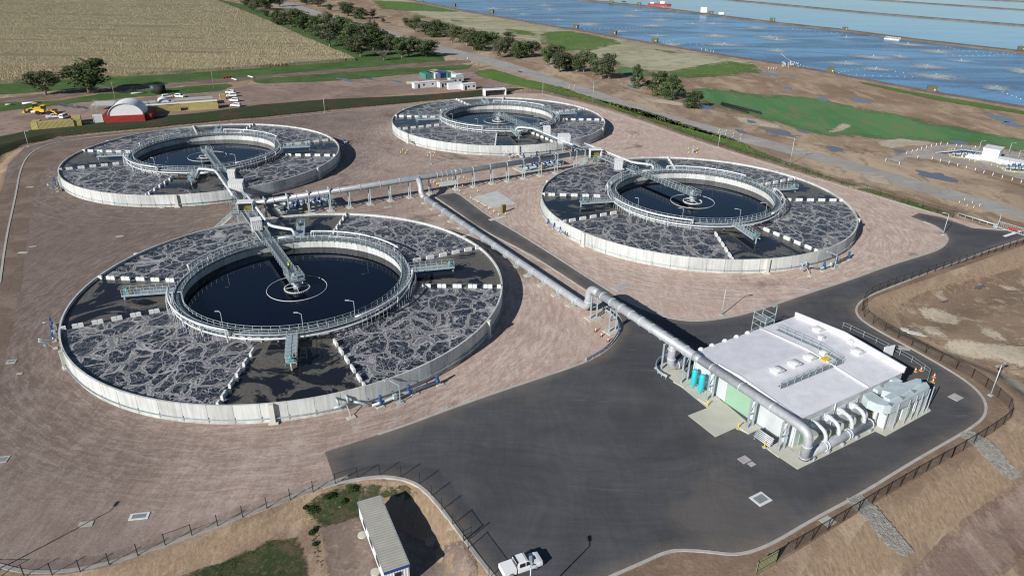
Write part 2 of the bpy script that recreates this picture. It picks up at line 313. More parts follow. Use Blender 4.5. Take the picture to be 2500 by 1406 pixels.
# ------------------------------------------------------------------ mesh builder
class MB:
    def __init__(s): s.v=[]; s.f=[]; s.sm=[]
    def add(s,vs,fs,smooth=False):
        o=len(s.v); s.v+=[tuple(x) for x in vs]; s.f+=[tuple(i+o for i in f) for f in fs]; s.sm+=[smooth]*len(fs); return s
    def box(s,c,d,rz=0.0):
        x,y,z=[k/2 for k in d]; ca,sa=math.cos(rz),math.sin(rz)
        vs=[(c[0]+ca*i*x-sa*j*y,c[1]+sa*i*x+ca*j*y,c[2]+k*z) for k in(-1,1) for j in(-1,1) for i in(-1,1)]
        return s.add(vs,[(0,2,3,1),(4,5,7,6),(0,1,5,4),(2,6,7,3),(0,4,6,2),(1,3,7,5)])
    def beam(s,a,b,w,h=None):
        a=Vector(a);b=Vector(b);h=h or w; d=(b-a)
        if d.length<1e-6: return s
        d.normalize(); u=Vector((0,0,1)) if abs(d.z)<.95 else Vector((1,0,0))
        x=d.cross(u).normalized()*(w/2); y=x.cross(d).normalized()*(h/2)
        vs=[p+i*x+j*y for p in(a,b) for i,j in((-1,-1),(1,-1),(1,1),(-1,1))]
        return s.add(vs,[(0,3,2,1),(4,5,6,7),(0,1,5,4),(1,2,6,5),(2,3,7,6),(3,0,4,7)])
    def cyl(s,a,b,r0,r1=None,n=10,caps=True):
        return s.tube([a,b],[r0,r0 if r1 is None else r1],n,caps)
    def tube(s,pts,r,n=8,caps=True,closed=False):
        pts=[Vector(p) for p in pts]; m=len(pts); rs=r if isinstance(r,(list,tuple)) else [r]*m
        vs=[]; prev=None
        for i,p in enumerate(pts):
            if closed: d=(pts[(i+1)%m]-pts[i-1])
            else: d=(pts[min(i+1,m-1)]-pts[max(i-1,0)])
            d.normalize()
            if prev is None:
                u=Vector((0,0,1)) if abs(d.z)<.9 else Vector((1,0,0)); x=d.cross(u).normalized()
            else:
                x=(prev-d*prev.dot(d)); x=x.normalized() if x.length>1e-6 else d.cross(Vector((0,0,1))).normalized()
            prev=x; y=x.cross(d)
            vs+=[p+rs[i]*(math.cos(2*PI*k/n)*x+math.sin(2*PI*k/n)*y) for k in range(n)]
        fs=[]
        for i in range(m if closed else m-1):
            j=(i+1)%m
            fs+=[(i*n+k,i*n+(k+1)%n,j*n+(k+1)%n,j*n+k) for k in range(n)]
        s.add(vs,fs,True)
        if caps and not closed:
            o=len(s.v)-len(vs); s.f.append(tuple(o+k for k in range(n))[::-1]); s.f.append(tuple(o+(m-1)*n+k for k in range(n))); s.sm+=[False,False]
        return s
    def ring(s,c,r0,r1,z0,z1,a0=0,a1=2*PI,n=96):
        full=abs(a1-a0-2*PI)<1e-6; m=n if full else n+1; vs=[]
        for i in range(m):
            a=a0+(a1-a0)*i/n; ca,sa=math.cos(a),math.sin(a)
            for r,z in((r0,z0),(r1,z0),(r1,z1),(r0,z1)): vs.append((c[0]+r*ca,c[1]+r*sa,z))
        fs=[]
        for i in range(n):
            j=(i+1)%m
            for k in range(4): fs.append((i*4+k,j*4+k,j*4+(k+1)%4,i*4+(k+1)%4))
        if not full: fs+=[(0,1,2,3),((m-1)*4+3,(m-1)*4+2,(m-1)*4+1,(m-1)*4)]
        return s.add(vs,fs)
    def prism(s,poly,z0,z1,zf=None):
        n=len(poly); tri=tessellate_polygon([[Vector((p[0],p[1],0)) for p in poly]])
        vs=[(p[0],p[1],z0) for p in poly]+[(p[0],p[1],z1) for p in poly]
        fs=[]
        for t in tri:
            a,b,c=[Vector(poly[i][:2]) for i in t]
            t=tuple(t) if (b-a).cross(c-a)>0 else tuple(t)[::-1]
            fs.append(tuple(i+n for i in t))
        area=sum(poly[i][0]*poly[(i+1)%n][1]-poly[(i+1)%n][0]*poly[i][1] for i in range(n))
        for i in range(n):
            j=(i+1)%n; f=(i,j,j+n,i+n); fs.append(f if area>0 else f[::-1])
        return s.add(vs,fs)
    def dome(s,c,rx,ry,rz,n=10,m=4,rot=0,power=1.0):
        vs=[];ca,sa=math.cos(rot),math.sin(rot)
        for j in range(m):
            t=(j/m)*PI/2
            for k in range(n):
                a=2*PI*k/n; x=rx*math.cos(t)*math.cos(a);y=ry*math.cos(t)*math.sin(a)
                vs.append((c[0]+ca*x-sa*y,c[1]+sa*x+ca*y,c[2]+rz*math.sin(t)))
        vs.append((c[0],c[1],c[2]+rz)); fs=[]
        for j in range(m-1):
            for k in range(n): fs.append((j*n+k,j*n+(k+1)%n,(j+1)*n+(k+1)%n,(j+1)*n+k))
        for k in range(n): fs.append(((m-1)*n+k,(m-1)*n+(k+1)%n,m*n))
        return s.add(vs,fs,True)
    def build(s,name,mat,parent=None,world=False,attrs=None):
        me=bpy.data.meshes.new(name)
        vs=s.v
        if world and parent is not None:
            L=parent.location; vs=[(a-L.x,b-L.y,c-L.z) for a,b,c in vs]
        me.from_pydata(vs,[],s.f); me.polygons.foreach_set('use_smooth',s.sm)
        me.materials.append(MT[mat] if isinstance(mat,str) else mat)
        if attrs:
            for k,vals in attrs.items():
                at=me.attributes.new(k,'FLOAT','POINT'); at.data.foreach_set('value',vals)
        me.update()
        o=bpy.data.objects.new(name,me); COL.objects.link(o)
        if parent is not None: o.parent=parent
        return o
def tag(o,label=None,cat=None,group=None,kind=None):
    if label: o['label']=label
    if cat: o['category']=cat
    if group: o['group']=group
    if kind: o['kind']=kind
    return o
def thing(name,label,cat,loc=(0,0,0),rz=0,group=None):
    o=bpy.data.objects.new(name,None); COL.objects.link(o); o.location=loc; o.rotation_euler=(0,0,rz); o.empty_display_size=.5
    return tag(o,label,cat,group)
def copy_tree(o,loc=None,rz=None,label=None,group=None,parent=None,scale=None):
    c=o.copy(); COL.objects.link(c)
    if parent is not None: c.parent=parent
    for ch in list(o.children): copy_tree(ch,parent=c)
    if loc is not None: c.location=loc
    if rz is not None: c.rotation_euler=(0,0,rz)
    if scale is not None: c.scale=(scale,)*3 if not isinstance(scale,tuple) else scale
    if label: c['label']=label
    if group: c['group']=group
    return c
def struct(name,mb,mat,attrs=None):
    return tag(mb.build(name,mat,attrs=attrs),kind='structure')
# ------------------------------------------------------------------ terrain
def pl(pts,z=0): return [P(a,b,z) for a,b in pts]
KERB_OUT=[(-330,1290),(-260,900),(-120,620),(0,480),(20,400),(60,360),(140,338),(340,318),(600,293),(800,273),(1075,246),(1240,229),(1330,229),(1450,258),(1570,296),(1700,342),(1950,420),(2100,465),(2325,532),(2400,552),(2440,560),(2620,565),(2620,560),
 (2500,598),(2312,664),(2141,722),(2112,742),(2109,770),(2125,785),(2145,800),(2250,850),(2400,910),(2478,975),(2475,1015),(2425,1055),(2300,1130),(2100,1248),(1900,1372),(1850,1402),(1700,1520),(1450,1600),(1290,1560),(1200,1410),(1130,1310),(1085,1240),(1030,1183),(1000,1168),(950,1158),(860,1168),(730,1212),(600,1264),(400,1338),(270,1382),(150,1402),(60,1402),(0,1385)]
PAD=[Vector(p[:2]) for p in pl(KERB_OUT)]
def sd(pt,poly):
    """signed distance to polygon, positive outside"""
    x,y=pt; best=1e18; ins=False; n=len(poly)
    for i in range(n):
        a=poly[i]; b=poly[(i+1)%n]; dx=b[0]-a[0]; dy=b[1]-a[1]; L=dx*dx+dy*dy
        t=0 if L==0 else max(0,min(1,((x-a[0])*dx+(y-a[1])*dy)/L))
        ex=a[0]+t*dx-x; ey=a[1]+t*dy-y; d=ex*ex+ey*ey
        if d<best: best=d
        if (a[1]>y)!=(b[1]>y) and x<(b[0]-a[0])*(y-a[1])/(b[1]-a[1])+a[0]: ins=not ins
    d=math.sqrt(best); return -d if ins else d
def ss(a,b,x):
    t=max(0,min(1,(x-a)/(b-a))); return t*t*(3-2*t)
def T(x,y):
    if y>360 or x<-240 or x>200: return -.06
    d=sd((x,y),PAD)
    if d<=0: return -.06
    z=0
    east=ss(-6,4,x)*ss(172,158,y) if x>-30 else 0
    if x<12 and y<100: # basin round the site office
        k=ss(10,4,x)*ss(102,94,y); z-=1.5*k*ss(.4,3.6,d)
    if x>=12 and y<172:
        k=ss(175,160,y); z-=k*(2.7*ss(.6,8.0,d)+.35*math.exp(-((d-9.5)/1.4)**2)-.35*ss(11,16,d))
    if y>172 and x<30: # swale outside the north fence
        wd=11 ; k=ss(30,5,x); z-=k*1.7*(ss(.5,wd*.45,d)-ss(wd*.55,wd,d))
    elif x<-60 and y>60 and y<=172:
        z-=1.6*ss(.5,5,d)*ss(-75,-95,x)-.9*ss(7,13,d)*ss(-75,-95,x)
    return z-.06
def axis(a,b,step,lo,hi,g=1.35):
    xs=[]; x=a
    while x<=b: xs.append(x); x+=step
    s=step; x=xs[-1]
    while x<hi: s*=g; x+=s; xs.append(x)
    s=step; x=xs[0]
    while x>lo: s*=g; x-=s; xs.insert(0,x)
    return xs
def GZ(x,y):
    t=T(x,y); return t+(mnoise.noise(Vector((x*.22,y*.22,0)))*.12 if t<-.4 else 0)
xs=axis(-200,190,1.5,-3500,5000); ys=axis(44,352,1.5,-400,6500)
def zoff(x,y): return T(x,y)+(mnoise.noise(Vector((x*.25,y*.25,0)))*.10 if T(x,y)<-.5 else 0)
gm=MB(); nx=len(xs); vs=[]
for y in ys:
    for x in xs:
        t=T(x,y); vs.append((x,y,t+(mnoise.noise(Vector((x*.22,y*.22,0)))*.12 if t<-.4 else 0)))
gm.add(vs,[(j*nx+i,j*nx+i+1,(j+1)*nx+i+1,(j+1)*nx+i) for j in range(len(ys)-1) for i in range(nx-1)],True)
struct('ground',gm,'ground')
def PT(px,py,off=.0):
    z=-.06
    for _ in range(25):
        p=P(px,py,z); z=.5*z+.5*T(p.x,p.y)
    p=P(px,py,z); p.z=T(p.x,p.y)+off; return p
def jitter(poly,amp,seg):
    out=[]; n=len(poly); area=0
    for i in range(n):
        a=Vector(poly[i][:2]); b=Vector(poly[(i+1)%n][:2]); d=b-a; L=d.length
        if L<1e-6: continue
        nr=Vector((-d.y,d.x))/L; k=max(1,int(L/seg))
        for j in range(k):
            p=a+d*(j/k)
            h=mnoise.noise(Vector((p.x/ (seg*3.1),p.y/(seg*3.1),3.3)))+.6*mnoise.noise(Vector((p.x/(seg*1.1),p.y/(seg*1.1),7.1)))
            out.append(p+nr*h*amp)
    return out
FADE={'grass_far':6,'verge':4,'sand':2,'grass':4,'grass_dk':3,'grass_br':3,'pasture':5,'drygrass':8}
def sheet(name,px,z,mat,amp=0,seg=3):
    poly=[Vector(p[:2]) for p in pl(px,z)]
    if amp: poly=jitter(poly,amp,seg)
    if mat in FADE: return gridsheet(name,poly,z,mat,FADE[mat])
    return struct(name,MB().prism(poly,z-.3,z),mat)
def drape(name,px,off,mat,step=1.2,amp=0,seg=2,kind='structure'):
    """sheet that follows the terrain (used on the banks)"""
    poly=[Vector(PT(a,b)[:2]) for a,b in px]
    if amp: poly=jitter(poly,amp,seg)
    x0=min(p.x for p in poly);x1=max(p.x for p in poly);y0=min(p.y for p in poly);y1=max(p.y for p in poly)
    import bmesh
    bm=bmesh.new(); vsb=[bm.verts.new((p.x,p.y,0)) for p in poly]
    es=[bm.edges.new((vsb[i],vsb[(i+1)%len(vsb)])) for i in range(len(vsb))]
    bmesh.ops.triangle_fill(bm,use_beauty=True,edges=es)
    x=x0+step
    while x<x1:
        bmesh.ops.bisect_plane(bm,geom=bm.verts[:]+bm.edges[:]+bm.faces[:],plane_co=(x,0,0),plane_no=(1,0,0)); x+=step
    y=y0+step
    while y<y1:
        bmesh.ops.bisect_plane(bm,geom=bm.verts[:]+bm.edges[:]+bm.faces[:],plane_co=(0,y,0),plane_no=(0,1,0)); y+=step
    for v in bm.verts: v.co.z=GZ(v.co.x,v.co.y)+off
    bmesh.ops.recalc_face_normals(bm,faces=bm.faces)
    if sum(f.normal.z for f in bm.faces)<0: bmesh.ops.reverse_faces(bm,faces=bm.faces)
    ed=[min(25,-sd((v.co.x,v.co.y),poly)) for v in bm.verts]
    me=bpy.data.meshes.new(name); bm.to_mesh(me); bm.free(); me.materials.append(MT[mat])
    at=me.attributes.new('edge','FLOAT','POINT'); at.data.foreach_set('value',ed)
    for p in me.polygons: p.use_smooth=True
    o=bpy.data.objects.new(name,me); COL.objects.link(o); return tag(o,kind=kind)
import bmesh
def gridsheet(name,poly,z,mat,step,skirt=.25,edgefn=None):
    bm=bmesh.new(); vsb=[bm.verts.new((p[0],p[1],z)) for p in poly]
    es=[bm.edges.new((vsb[i],vsb[(i+1)%len(vsb)])) for i in range(len(vsb))]
    bmesh.ops.triangle_fill(bm,use_beauty=True,edges=es)
    for ax in (0,1):
        lo=min(p[ax] for p in poly); hi=max(p[ax] for p in poly); t=lo+step
        while t<hi:
            co=[0,0,0]; no=[0,0,0]; co[ax]=t; no[ax]=1
            bmesh.ops.bisect_plane(bm,geom=bm.verts[:]+bm.edges[:]+bm.faces[:],plane_co=co,plane_no=no); t+=step
    if sum(f.normal.z for f in bm.faces)<0: bmesh.ops.reverse_faces(bm,faces=bm.faces)
    bm.verts.ensure_lookup_table()
    ed=[min(25,-sd((v.co.x,v.co.y),poly)) for v in bm.verts]
    me=bpy.data.meshes.new(name); bm.to_mesh(me); bm.free(); me.materials.append(MT[mat])
    at=me.attributes.new('edge','FLOAT','POINT'); at.data.foreach_set('value',ed)
    o=bpy.data.objects.new(name,me); COL.objects.link(o); return tag(o,kind='structure')
# compound platform
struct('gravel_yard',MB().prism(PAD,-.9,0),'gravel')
ASPH_PX=[(793,1103),(850,1085),(925,1060),(1000,1035),(1120,990),(1250,945),(1350,912),(1420,888),(1462,868),(1495,843),(1514,817),(1520,795),(1513,775),(1496,757),(1440,712),(1300,622),(1178,560),(1120,518),(1060,478),(1113,471),(1124,475),(1138,486),(1200,532),(1254,562),(1320,603),(1498,717),(1540,741),(1570,755),(1627,775),(1684,784),(1741,781),(1815,768),(1900,741),(1959,720),(2085,680),(2164,650),(2250,624),(2284,613),(2306,600),(2315,584),(2306,569),(2284,552),(2255,541),(2224,529),(2244,520),(2300,531),(2369,555),(2440,562),(2620,568),
 (2620,545),(2500,581),(2312,649),(2141,714),(2110,730),(2093,745),(2089,762),(2102,781),(2141,806),(2227,852),(2312,900),(2369,937),(2400,969),(2409,997),(2400,1023),(2366,1048),(2341,1063),(2227,1128),(2099,1208),(1985,1268),(1900,1319),(1857,1339),(1820,1350),(1786,1354),(1726,1346),(1655,1342),(1621,1349),(1570,1373),(1493,1406),(1400,1450),(1300,1480),(1235,1440),(1200,1402),(1140,1324),(1085,1250),(1030,1190),(1000,1174),(950,1164),(860,1174),(822,1186)]
ASPH=[Vector(p[:2]) for p in pl(ASPH_PX)]
gridsheet('asphalt_road',ASPH,.012,'asphalt',2.5)
def strip(name,px,width,z0,z1,mat,off=0,world=False,closed=False):
    pts=[Vector(p[:2]) for p in (px if world else pl(px))]; m=MB(); n=len(pts); L=[];Rr=[]
    for i,p in enumerate(pts):
        a=pts[(i-1)%n] if closed or i else p; b=pts[(i+1)%n] if closed or i<n-1 else p
        d=(b-a).normalized(); nr=Vector((-d.y,d.x)); L.append(p+nr*(off+width/2)); Rr.append(p+nr*(off-width/2))
    for i in range(n if closed else n-1):
        j=(i+1)%n
        vs=[(*L[i],z1),(*Rr[i],z1),(*Rr[j],z1),(*L[j],z1),(*L[i],z0),(*Rr[i],z0),(*Rr[j],z0),(*L[j],z0)]
        m.add(vs,[(0,1,2,3),(1,5,6,2),(4,0,3,7),(0,4,5,1),(3,2,6,7)])
    return struct(name,m,mat)
def smooth(px,it=2):
    p=[Vector(a) for a in px]
    for _ in range(it):
        q=[p[0]]
        for i in range(len(p)-1): q+=[p[i]*.75+p[i+1]*.25,p[i]*.25+p[i+1]*.75]
        q.append(p[-1]); p=q
    return p
strip('kerb',smooth(ASPH_PX[2:14]),.45,-.2,.10,'kerb')
strip('kerb',smooth(ASPH_PX[13:19],1),.35,-.2,.10,'kerb',.3)
strip('kerb',smooth(ASPH_PX[19:43]),.55,-.2,.10,'kerb')
strip('kerb',smooth(ASPH_PX[46:84]),.42,-.2,.12,'kerb')
strip('kerb',smooth([(790,1190),(822,1180),(860,1172),(905,1165),(950,1163),(1000,1173),(1032,1191),(1060,1220),(1085,1250),(1140,1324),(1200,1402),(1235,1440)],1),.5,-.3,.10,'kerb')
strip('kerb',smooth([(850,1163),(730,1205),(600,1257),(400,1330),(270,1375),(150,1396),(60,1396),(0,1381),(-100,1350)]),.5,-.2,.10,'kerb')
strip('kerb',smooth([(0,690),(15,580),(38,480),(50,410),(75,370),(140,345),(340,324)]),.45,-.2,.10,'kerb')
strip('kerb',smooth([(1330,232),(1450,262),(1570,300),(1700,346),(1950,424),(2100,469),(2300,526)]),.3,-.2,.06,'kerb')
strip('kerb',smooth([(640,292),(800,276),(1075,250),(1240,232)]),.3,-.2,.06,'kerb')
def shoulder(px): 
    poly=[Vector(p[:2]) for p in pl(px)]; struct('road_shoulder',MB().prism(poly,-.3,.006),'shoulder')
ia=ASPH_PX.index((2500,581)); ib=ASPH_PX.index((1300,1480)); ka=KERB_OUT.index((2500,598)); kb=KERB_OUT.index((1290,1560))
shoulder(ASPH_PX[ia-1:ib+1]+[(1290,1555)]+KERB_OUT[ka-1:kb][::-1])
# worn perimeter track in the west of the yard
struct('perimeter_track',MB().prism(jitter([Vector(p[:2]) for p in pl([(0,470),(48,400),(95,372),(180,356),(300,345),(330,352),(200,372),(110,410),(80,480),(62,620),(30,800),(0,930),(-60,1000),(-90,800),(-40,600)],0)],.4,3),-.2,.008),'track')
# public road
RD=[(560,-18,-8),(700,3,18),(782,31,46),(870,54,72),(927,68,88),(1000,92,112),(1078,113,134),(1169,134,153),(1265,160,180),(1342,187,206),(1456,222,244),(1560,258,281),(1627,279,300),(1769,316,339),(1900,348,368),(2084,396,418),(2227,436,463),(2369,476,504),(2454,500,526),(2640,552,580)]
rp=[(x,a) for x,a,b in RD]+[(x,b) for x,a,b in RD][::-1]
gridsheet('public_road',[Vector(p[:2]) for p in pl(smooth(rp[:len(RD)],1))]+[Vector(p[:2]) for p in pl(smooth(rp[len(RD):],1))],.03,'road',12)
sheet('entrance_apron',[(2440,500),(2500,520),(2620,552),(2620,570),(2440,565),(2492,548),(2480,530)],.045,'asphalt') if False else None
# land around
z=.0
sheet('road_verge',[(560,-12),(700,10),(870,45),(1000,70),(1078,90),(1250,140),(1400,175),(1600,235),(1720,262),(1800,280),(1900,330),(2060,372),(2200,370),(2560,470),(2560,560),(2369,520),(2227,480),(2000,428),(1769,350),(1627,312),(1456,255),(1342,216),(1169,165),(1078,150),(870,82),(700,28),(560,-2)],.010,'verge',1.6,6)
sheet('green_strip',[(512,-6),(560,5),(600,12),(700,45),(800,80),(900,125),(1060,128),(1085,140),(1088,150),(900,165),(700,182),(400,205),(250,214),(0,232),(-300,262),(-300,240),(0,205),(68,196),(256,185),(427,176),(700,157),(865,143),(700,70),(600,28)],.015,'grass',1.2,6)
sheet('farm_track',[(-300,285),(0,240),(250,214),(400,204),(700,180),(900,164),(1088,149),(1150,146),(1150,154),(900,172),(700,190),(575,199),(400,213),(250,226),(0,256),(-300,300)],.020,'track',.5,5)
sheet('green_strip',[(-300,298),(0,250),(140,246),(250,228),(400,216),(560,204),(572,210),(540,222),(480,228),(300,240),(200,250),(0,272),(-300,330)],.025,'grass',1.4,5)
sheet('green_strip',[(616,194),(700,188),(900,172),(1100,160),(1160,158),(1140,170),(1000,182),(800,199),(640,205),(618,201)],.025,'grass',1.2,5)
sheet('site_yard',[(-300,340),(0,275),(200,252),(300,242),(480,230),(545,222),(620,206),(800,200),(1000,184),(1060,176),(1130,168),(1180,172),(1240,185),(1300,212),(1200,215),(1060,222),(800,247),(640,258),(480,280),(310,292),(80,318),(0,335),(-200,380)],.020,'yard',1.0,6)
drape('swale_grass',[(-40,340),(0,334),(80,317),(150,307),(310,292),(480,277),(640,256),(800,243),(1030,233),(1175,220),(1290,215),(1235,226),(1075,244),(800,271),(600,291),(340,315),(140,335),(55,354),(0,380),(-60,440)],.13,'grass_dk',1.5,.5,4)
sheet('weed_strip',[(1150,178),(1200,167),(1285,193),(1371,213),(1456,241),(1570,269),(1684,306),(1745,324),(1800,342),(1900,386),(2050,440),(2200,484),(2320,522),(2310,528),(2100,461),(1950,414),(1700,336),(1570,290),(1450,252),(1330,222),(1240,205),(1180,190)],.030,'grass_br',1.0,4)
sheet('weed_strip',[(1080,247),(1180,236),(1232,226),(1300,224),(1230,222),(1120,233)],.02,'grass_br',.4,3) if False else None
# pale grassland towards the lagoon
sheet('dry_grassland',[(900,-8),(1000,-8),(1112,22),(1200,38),(1399,74),(1598,108),(1712,128),(1850,152),(1850,166),(1790,176),(1640,182),(1500,160),(1440,140),(1330,110),(1290,100),(1170,80),(1060,50),(960,20)],.02,'drygrass',3,9)
for q in ([(905,2),(1000,5),(1110,20),(1130,30),(1000,28),(930,22)],[(990,35),(1040,40),(1060,46),(1010,46)],[(1325,80),(1400,76),(1500,96),(1515,108),(1450,122),(1370,126),(1330,112),(1310,95)],[(1640,172),(1720,158),(1770,148),(1840,158),(1870,178),(1790,186),(1680,192),(1620,186)],[(1230,70),(1300,78),(1330,90),(1260,84)],[(1580,118),(1680,130),(1640,134)],[(1100,48),(1130,52),(1110,56)]):
    sheet('green_patch',q,.035,'grass_far',2.5,7)
sheet('pasture',[(1500,160),(1600,175),(1640,182),(1560,188),(1480,180)],.03,'pasture',2,6)
sheet('pasture',[(1000,45),(1080,60),(1170,82),(1250,95),(1180,96),(1060,70)],.03,'grass_dk',2,6)
sheet('pasture',[(1685,218),(1730,214),(1850,228),(1990,240),(2100,262),(2250,290),(2400,325),(2500,340),(2640,370),(2640,480),(2500,380),(2440,362),(2350,352),(2260,348),(2150,340),(2030,332),(1960,318),(1905,300),(1850,288),(1780,268),(1700,240)],.03,'pasture',2.2,7)
for q in ([(2020,322),(2060,300),(2080,306),(2060,318),(2030,326)],[(2140,345),(2200,338),(2260,346),(2300,352),(2250,358),(2180,362),(2150,358)],[(1790,283),(1850,292),(1900,305),(1920,316),(1850,308),(1800,298)],[(1330,150),(1400,160),(1390,172),(1340,165)],[(1560,235),(1640,245),(1700,262),(1650,258),(1590,250)],[(2100,425),(2160,430),(2180,455),(2120,445)],[(1900,352),(1960,360),(1990,372),(1930,368)],[(2050,450),(2120,455),(2140,462),(2080,462)]):
    sheet('sand_patch',q,.038,'sand',1.6,4)
PU=[((1905,325),75,14),((2037,365),40,12),((1720,262),50,10),((2100,245),44,9),((2010,243),30,7),((1545,197),22,6),((1545,212),26,7),((1880,181),46,6),((1935,189),14,4),((1925,216),26,6),((2285,430),90,16),((2200,370),40,8),((2345,350),60,8),((1835,298),28,7),((2445,290),70,12),((2470,305),60,10),((1810,322),30,8),((848,197),46,6),((905,194),40,4),((970,200),34,4),((250,212),24,2),((165,258),50,8),((200,262),34,6),((2390,697),34,22),((2300,735),30,10),((1270,176),14,3),((1310,118),16,4),((1195,214),12,3),((1640,222),24,5),((1960,322),36,6)]
for (c,a,b) in PU:
    off=.05
    ctr=PT(*c); ed=PT(c[0]+a/2,c[1]+a*.10); dn=PT(c[0],c[1]+b/2)
    u=Vector((ed.x-ctr.x,ed.y-ctr.y)); v=Vector((dn.x-ctr.x,dn.y-ctr.y)); rnd=R_.random()*9
    pts=[]
    for k in range(28):
        t=2*PI*k/28; r=1+.55*mnoise.noise(Vector((math.cos(t)*1.6+rnd,math.sin(t)*1.6,rnd))); p=Vector(ctr[:2])+u*math.cos(t)*r+v*math.sin(t)*r; pts.append(p)
    zz=.045 if ctr.z>-.2 else ctr.z+.06
    struct('puddle',MB().prism(pts,zz-.1,zz),'puddle')
# lagoon
zb=.06
BANK=[(940,-14),(998,1),(1112,25),(1300,58),(1399,75),(1598,110),(1712,130),(1900,159),(2013,179),(2270,228),(2500,266),(2800,325)]
BANKW=[Vector(p[:2]) for p in pl(BANK)]
far=[Vector((2600,1200)),Vector((3400,5200)),Vector((200,5200))]
struct('lagoon_water',MB().prism(BANKW+far,-.02,.05),'pond2')
D1=[(1340,-6),(1399,0),(1556,15),(1732,38),(1900,59),(2056,76),(2227,99),(2500,130),(2700,160)]
D1W=[Vector(p[:2]) for p in pl(D1)]
struct('lagoon_water',MB().prism(BANKW[::1]+D1W[::-1],.0,.10),'pond')
def bankm(name,W,w0,w1,h,mat,closed=False):
    m=MB(); n=len(W); sec=[(-w0/2,-.1),(-w1/2,h),(w1/2,h),(w0/2,-.1)]
    P_=[]
    W=[W[0]]+[W[i]+(W[i+1]-W[i])*(k/6) for i in range(n-1) for k in range(1,7)]; n=len(W)
    for i,p in enumerate(W):
        d=(W[min(i+1,n-1)]-W[max(i-1,0)]).normalized(); nr=Vector((-d.y,d.x))
        for k,(o,zz) in enumerate(sec):
            jt=mnoise.noise(Vector((p.x*.07,p.y*.07,k*3.)))*.12*w0; P_.append((*(p+nr*(o+jt)),zz))
    m.add(P_,[(i*4+k,(i+1)*4+k,(i+1)*4+k+1,i*4+k+1) for i in range(n-1) for k in range(3)])
    return struct(name,m,mat)
bankm('lagoon_bank',[p for p in BANKW],10,6,.8,'bank')
bankm('lagoon_dam',D1W,15,8,1.2,'dambank')
for q in ([(1740,-4),(1800,3),(2141,35),(2500,64),(2700,82)],[(2060,-6),(2121,0),(2500,26),(2700,41)],[(2340,-3),(2392,0),(2500,5),(2700,16)]):
    bankm('lagoon_dam',[Vector(p[:2]) for p in pl(q)],12,7,1.0,'dambank')
sheet('bank_grass',[(2060,180),(2180,205),(2290,232),(2400,252),(2500,272),(2640,300),(2640,312),(2500,280),(2400,264),(2280,244),(2200,226),(2100,204)],.07,'grass_br',1.2,4)
# basin floor patches, slopes
drape('basin_floor',[(2520,640),(2380,680),(2260,712),(2190,752),(2200,800),(2330,858),(2440,905),(2520,950),(2600,1000),(2700,800)],.07,'basin',1.5,1.0,4)
drape('access_track',[(2180,1420),(2300,1320),(2400,1235),(2510,1140),(2600,1180),(2560,1300),(2400,1440)],.07,'redtrack',1.5,.8,4)
drape('basin_floor',[(760,1200),(1000,1215),(1080,1290),(1130,1420),(780,1420),(770,1330)],.03,'basin',1.5,.6,3) if False else None
MT['meadow']=soil('dark weed cover',(.040,.060,.024),(.095,.085,.045),(.15,.105,.07),.22,.4,.6,1.6,.85,(1,1,1),0,1.6)
drape('weed_patch',[(400,1420),(540,1370),(650,1322),(725,1312),(750,1350),(752,1420)],.08,'meadow',1.2,.8,2)
drape('weed_patch',[(745,1240),(780,1210),(850,1185),(905,1188),(990,1185),(1020,1205),(1000,1225),(930,1215),(900,1250),(840,1275),(790,1290)],.09,'meadow',1.2,.6,2)
drape('office_pad',[(775,1275),(800,1262),(870,1262),(1000,1300),(1080,1330),(1150,1320),(1165,1420),(1000,1450),(800,1450),(790,1380)],.07,'officepad',1.5,.6,2)
for q in ([(2300,838),(2370,834),(2440,846),(2500,850),(2560,880),(2500,902),(2440,885),(2380,878),(2320,866)],[(2240,760),(2290,752),(2335,770),(2338,795),(2300,792),(2262,780)],[(2380,790),(2420,800),(2462,835),(2430,832),(2395,815)],[(2240,795),(2290,800),(2312,824),(2270,822)],[(2440,912),(2500,935),(2520,965),(2460,945)],[(2420,690),(2470,700),(2500,712),(2450,712)]):
    drape('sand_patch',q,.14,'sand_b',1.5,1.6,2)
# crop field
CR=[(512,-4),(600,36),(700,78),(800,120),(868,148),(700,162),(427,181),(256,189),(68,201),(0,206),(-300,236),(-900,300),(-1400,-10)]
cpoly=[Vector(p[:2]) for p in pl(CR)]
cpoly=jitter(cpoly,.8,5)
def inside(p,poly): 
    x,y=p; ins=False; n=len(poly)
    for i in range(n):
        a=poly[i]; b=poly[(i+1)%n]
        if (a[1]>y)!=(b[1]>y) and x<(b[0]-a[0])*(y-a[1])/(b[1]-a[1])+a[0]: ins=not ins
    return ins
cm=MB().prism(cpoly,0,1.55)
crop_o=tag(cm.build('crop_field','crop'),'tall dry straw-coloured corn crop standing in the field at upper left','crop',kind='stuff')
bl=MB(); cnt=0; cpc=[Vector(p[:2]) for p in pl(CR)]
while cnt<120000:
    px=R_.uniform(-60,880); py=210-(R_.random()**1.7)*212
    p=P(px,py)
    if not inside((p.x,p.y),cpc): continue
    cnt+=1; k=max(1,p.y/420)
    d=int(p.y*.6)  # rows
    if mnoise.noise(Vector((p.x*.012,p.y*.09,0)))<-.32: continue
    h=R_.uniform(1.7,2.7); a=R_.random()*PI; wv=.20*k; dx,dy=math.cos(a)*wv,math.sin(a)*wv; lx,ly=R_.uniform(-.4,.4),R_.uniform(-.4,.4)
    bl.add([(p.x-dx,p.y-dy,.6),(p.x+dx,p.y+dy,.6),(p.x+lx,p.y+ly,h)],[(0,1,2)])
bl.build('dry_leaves','cropblade',crop_o); crop_o.children[0]['kind']='stuff'
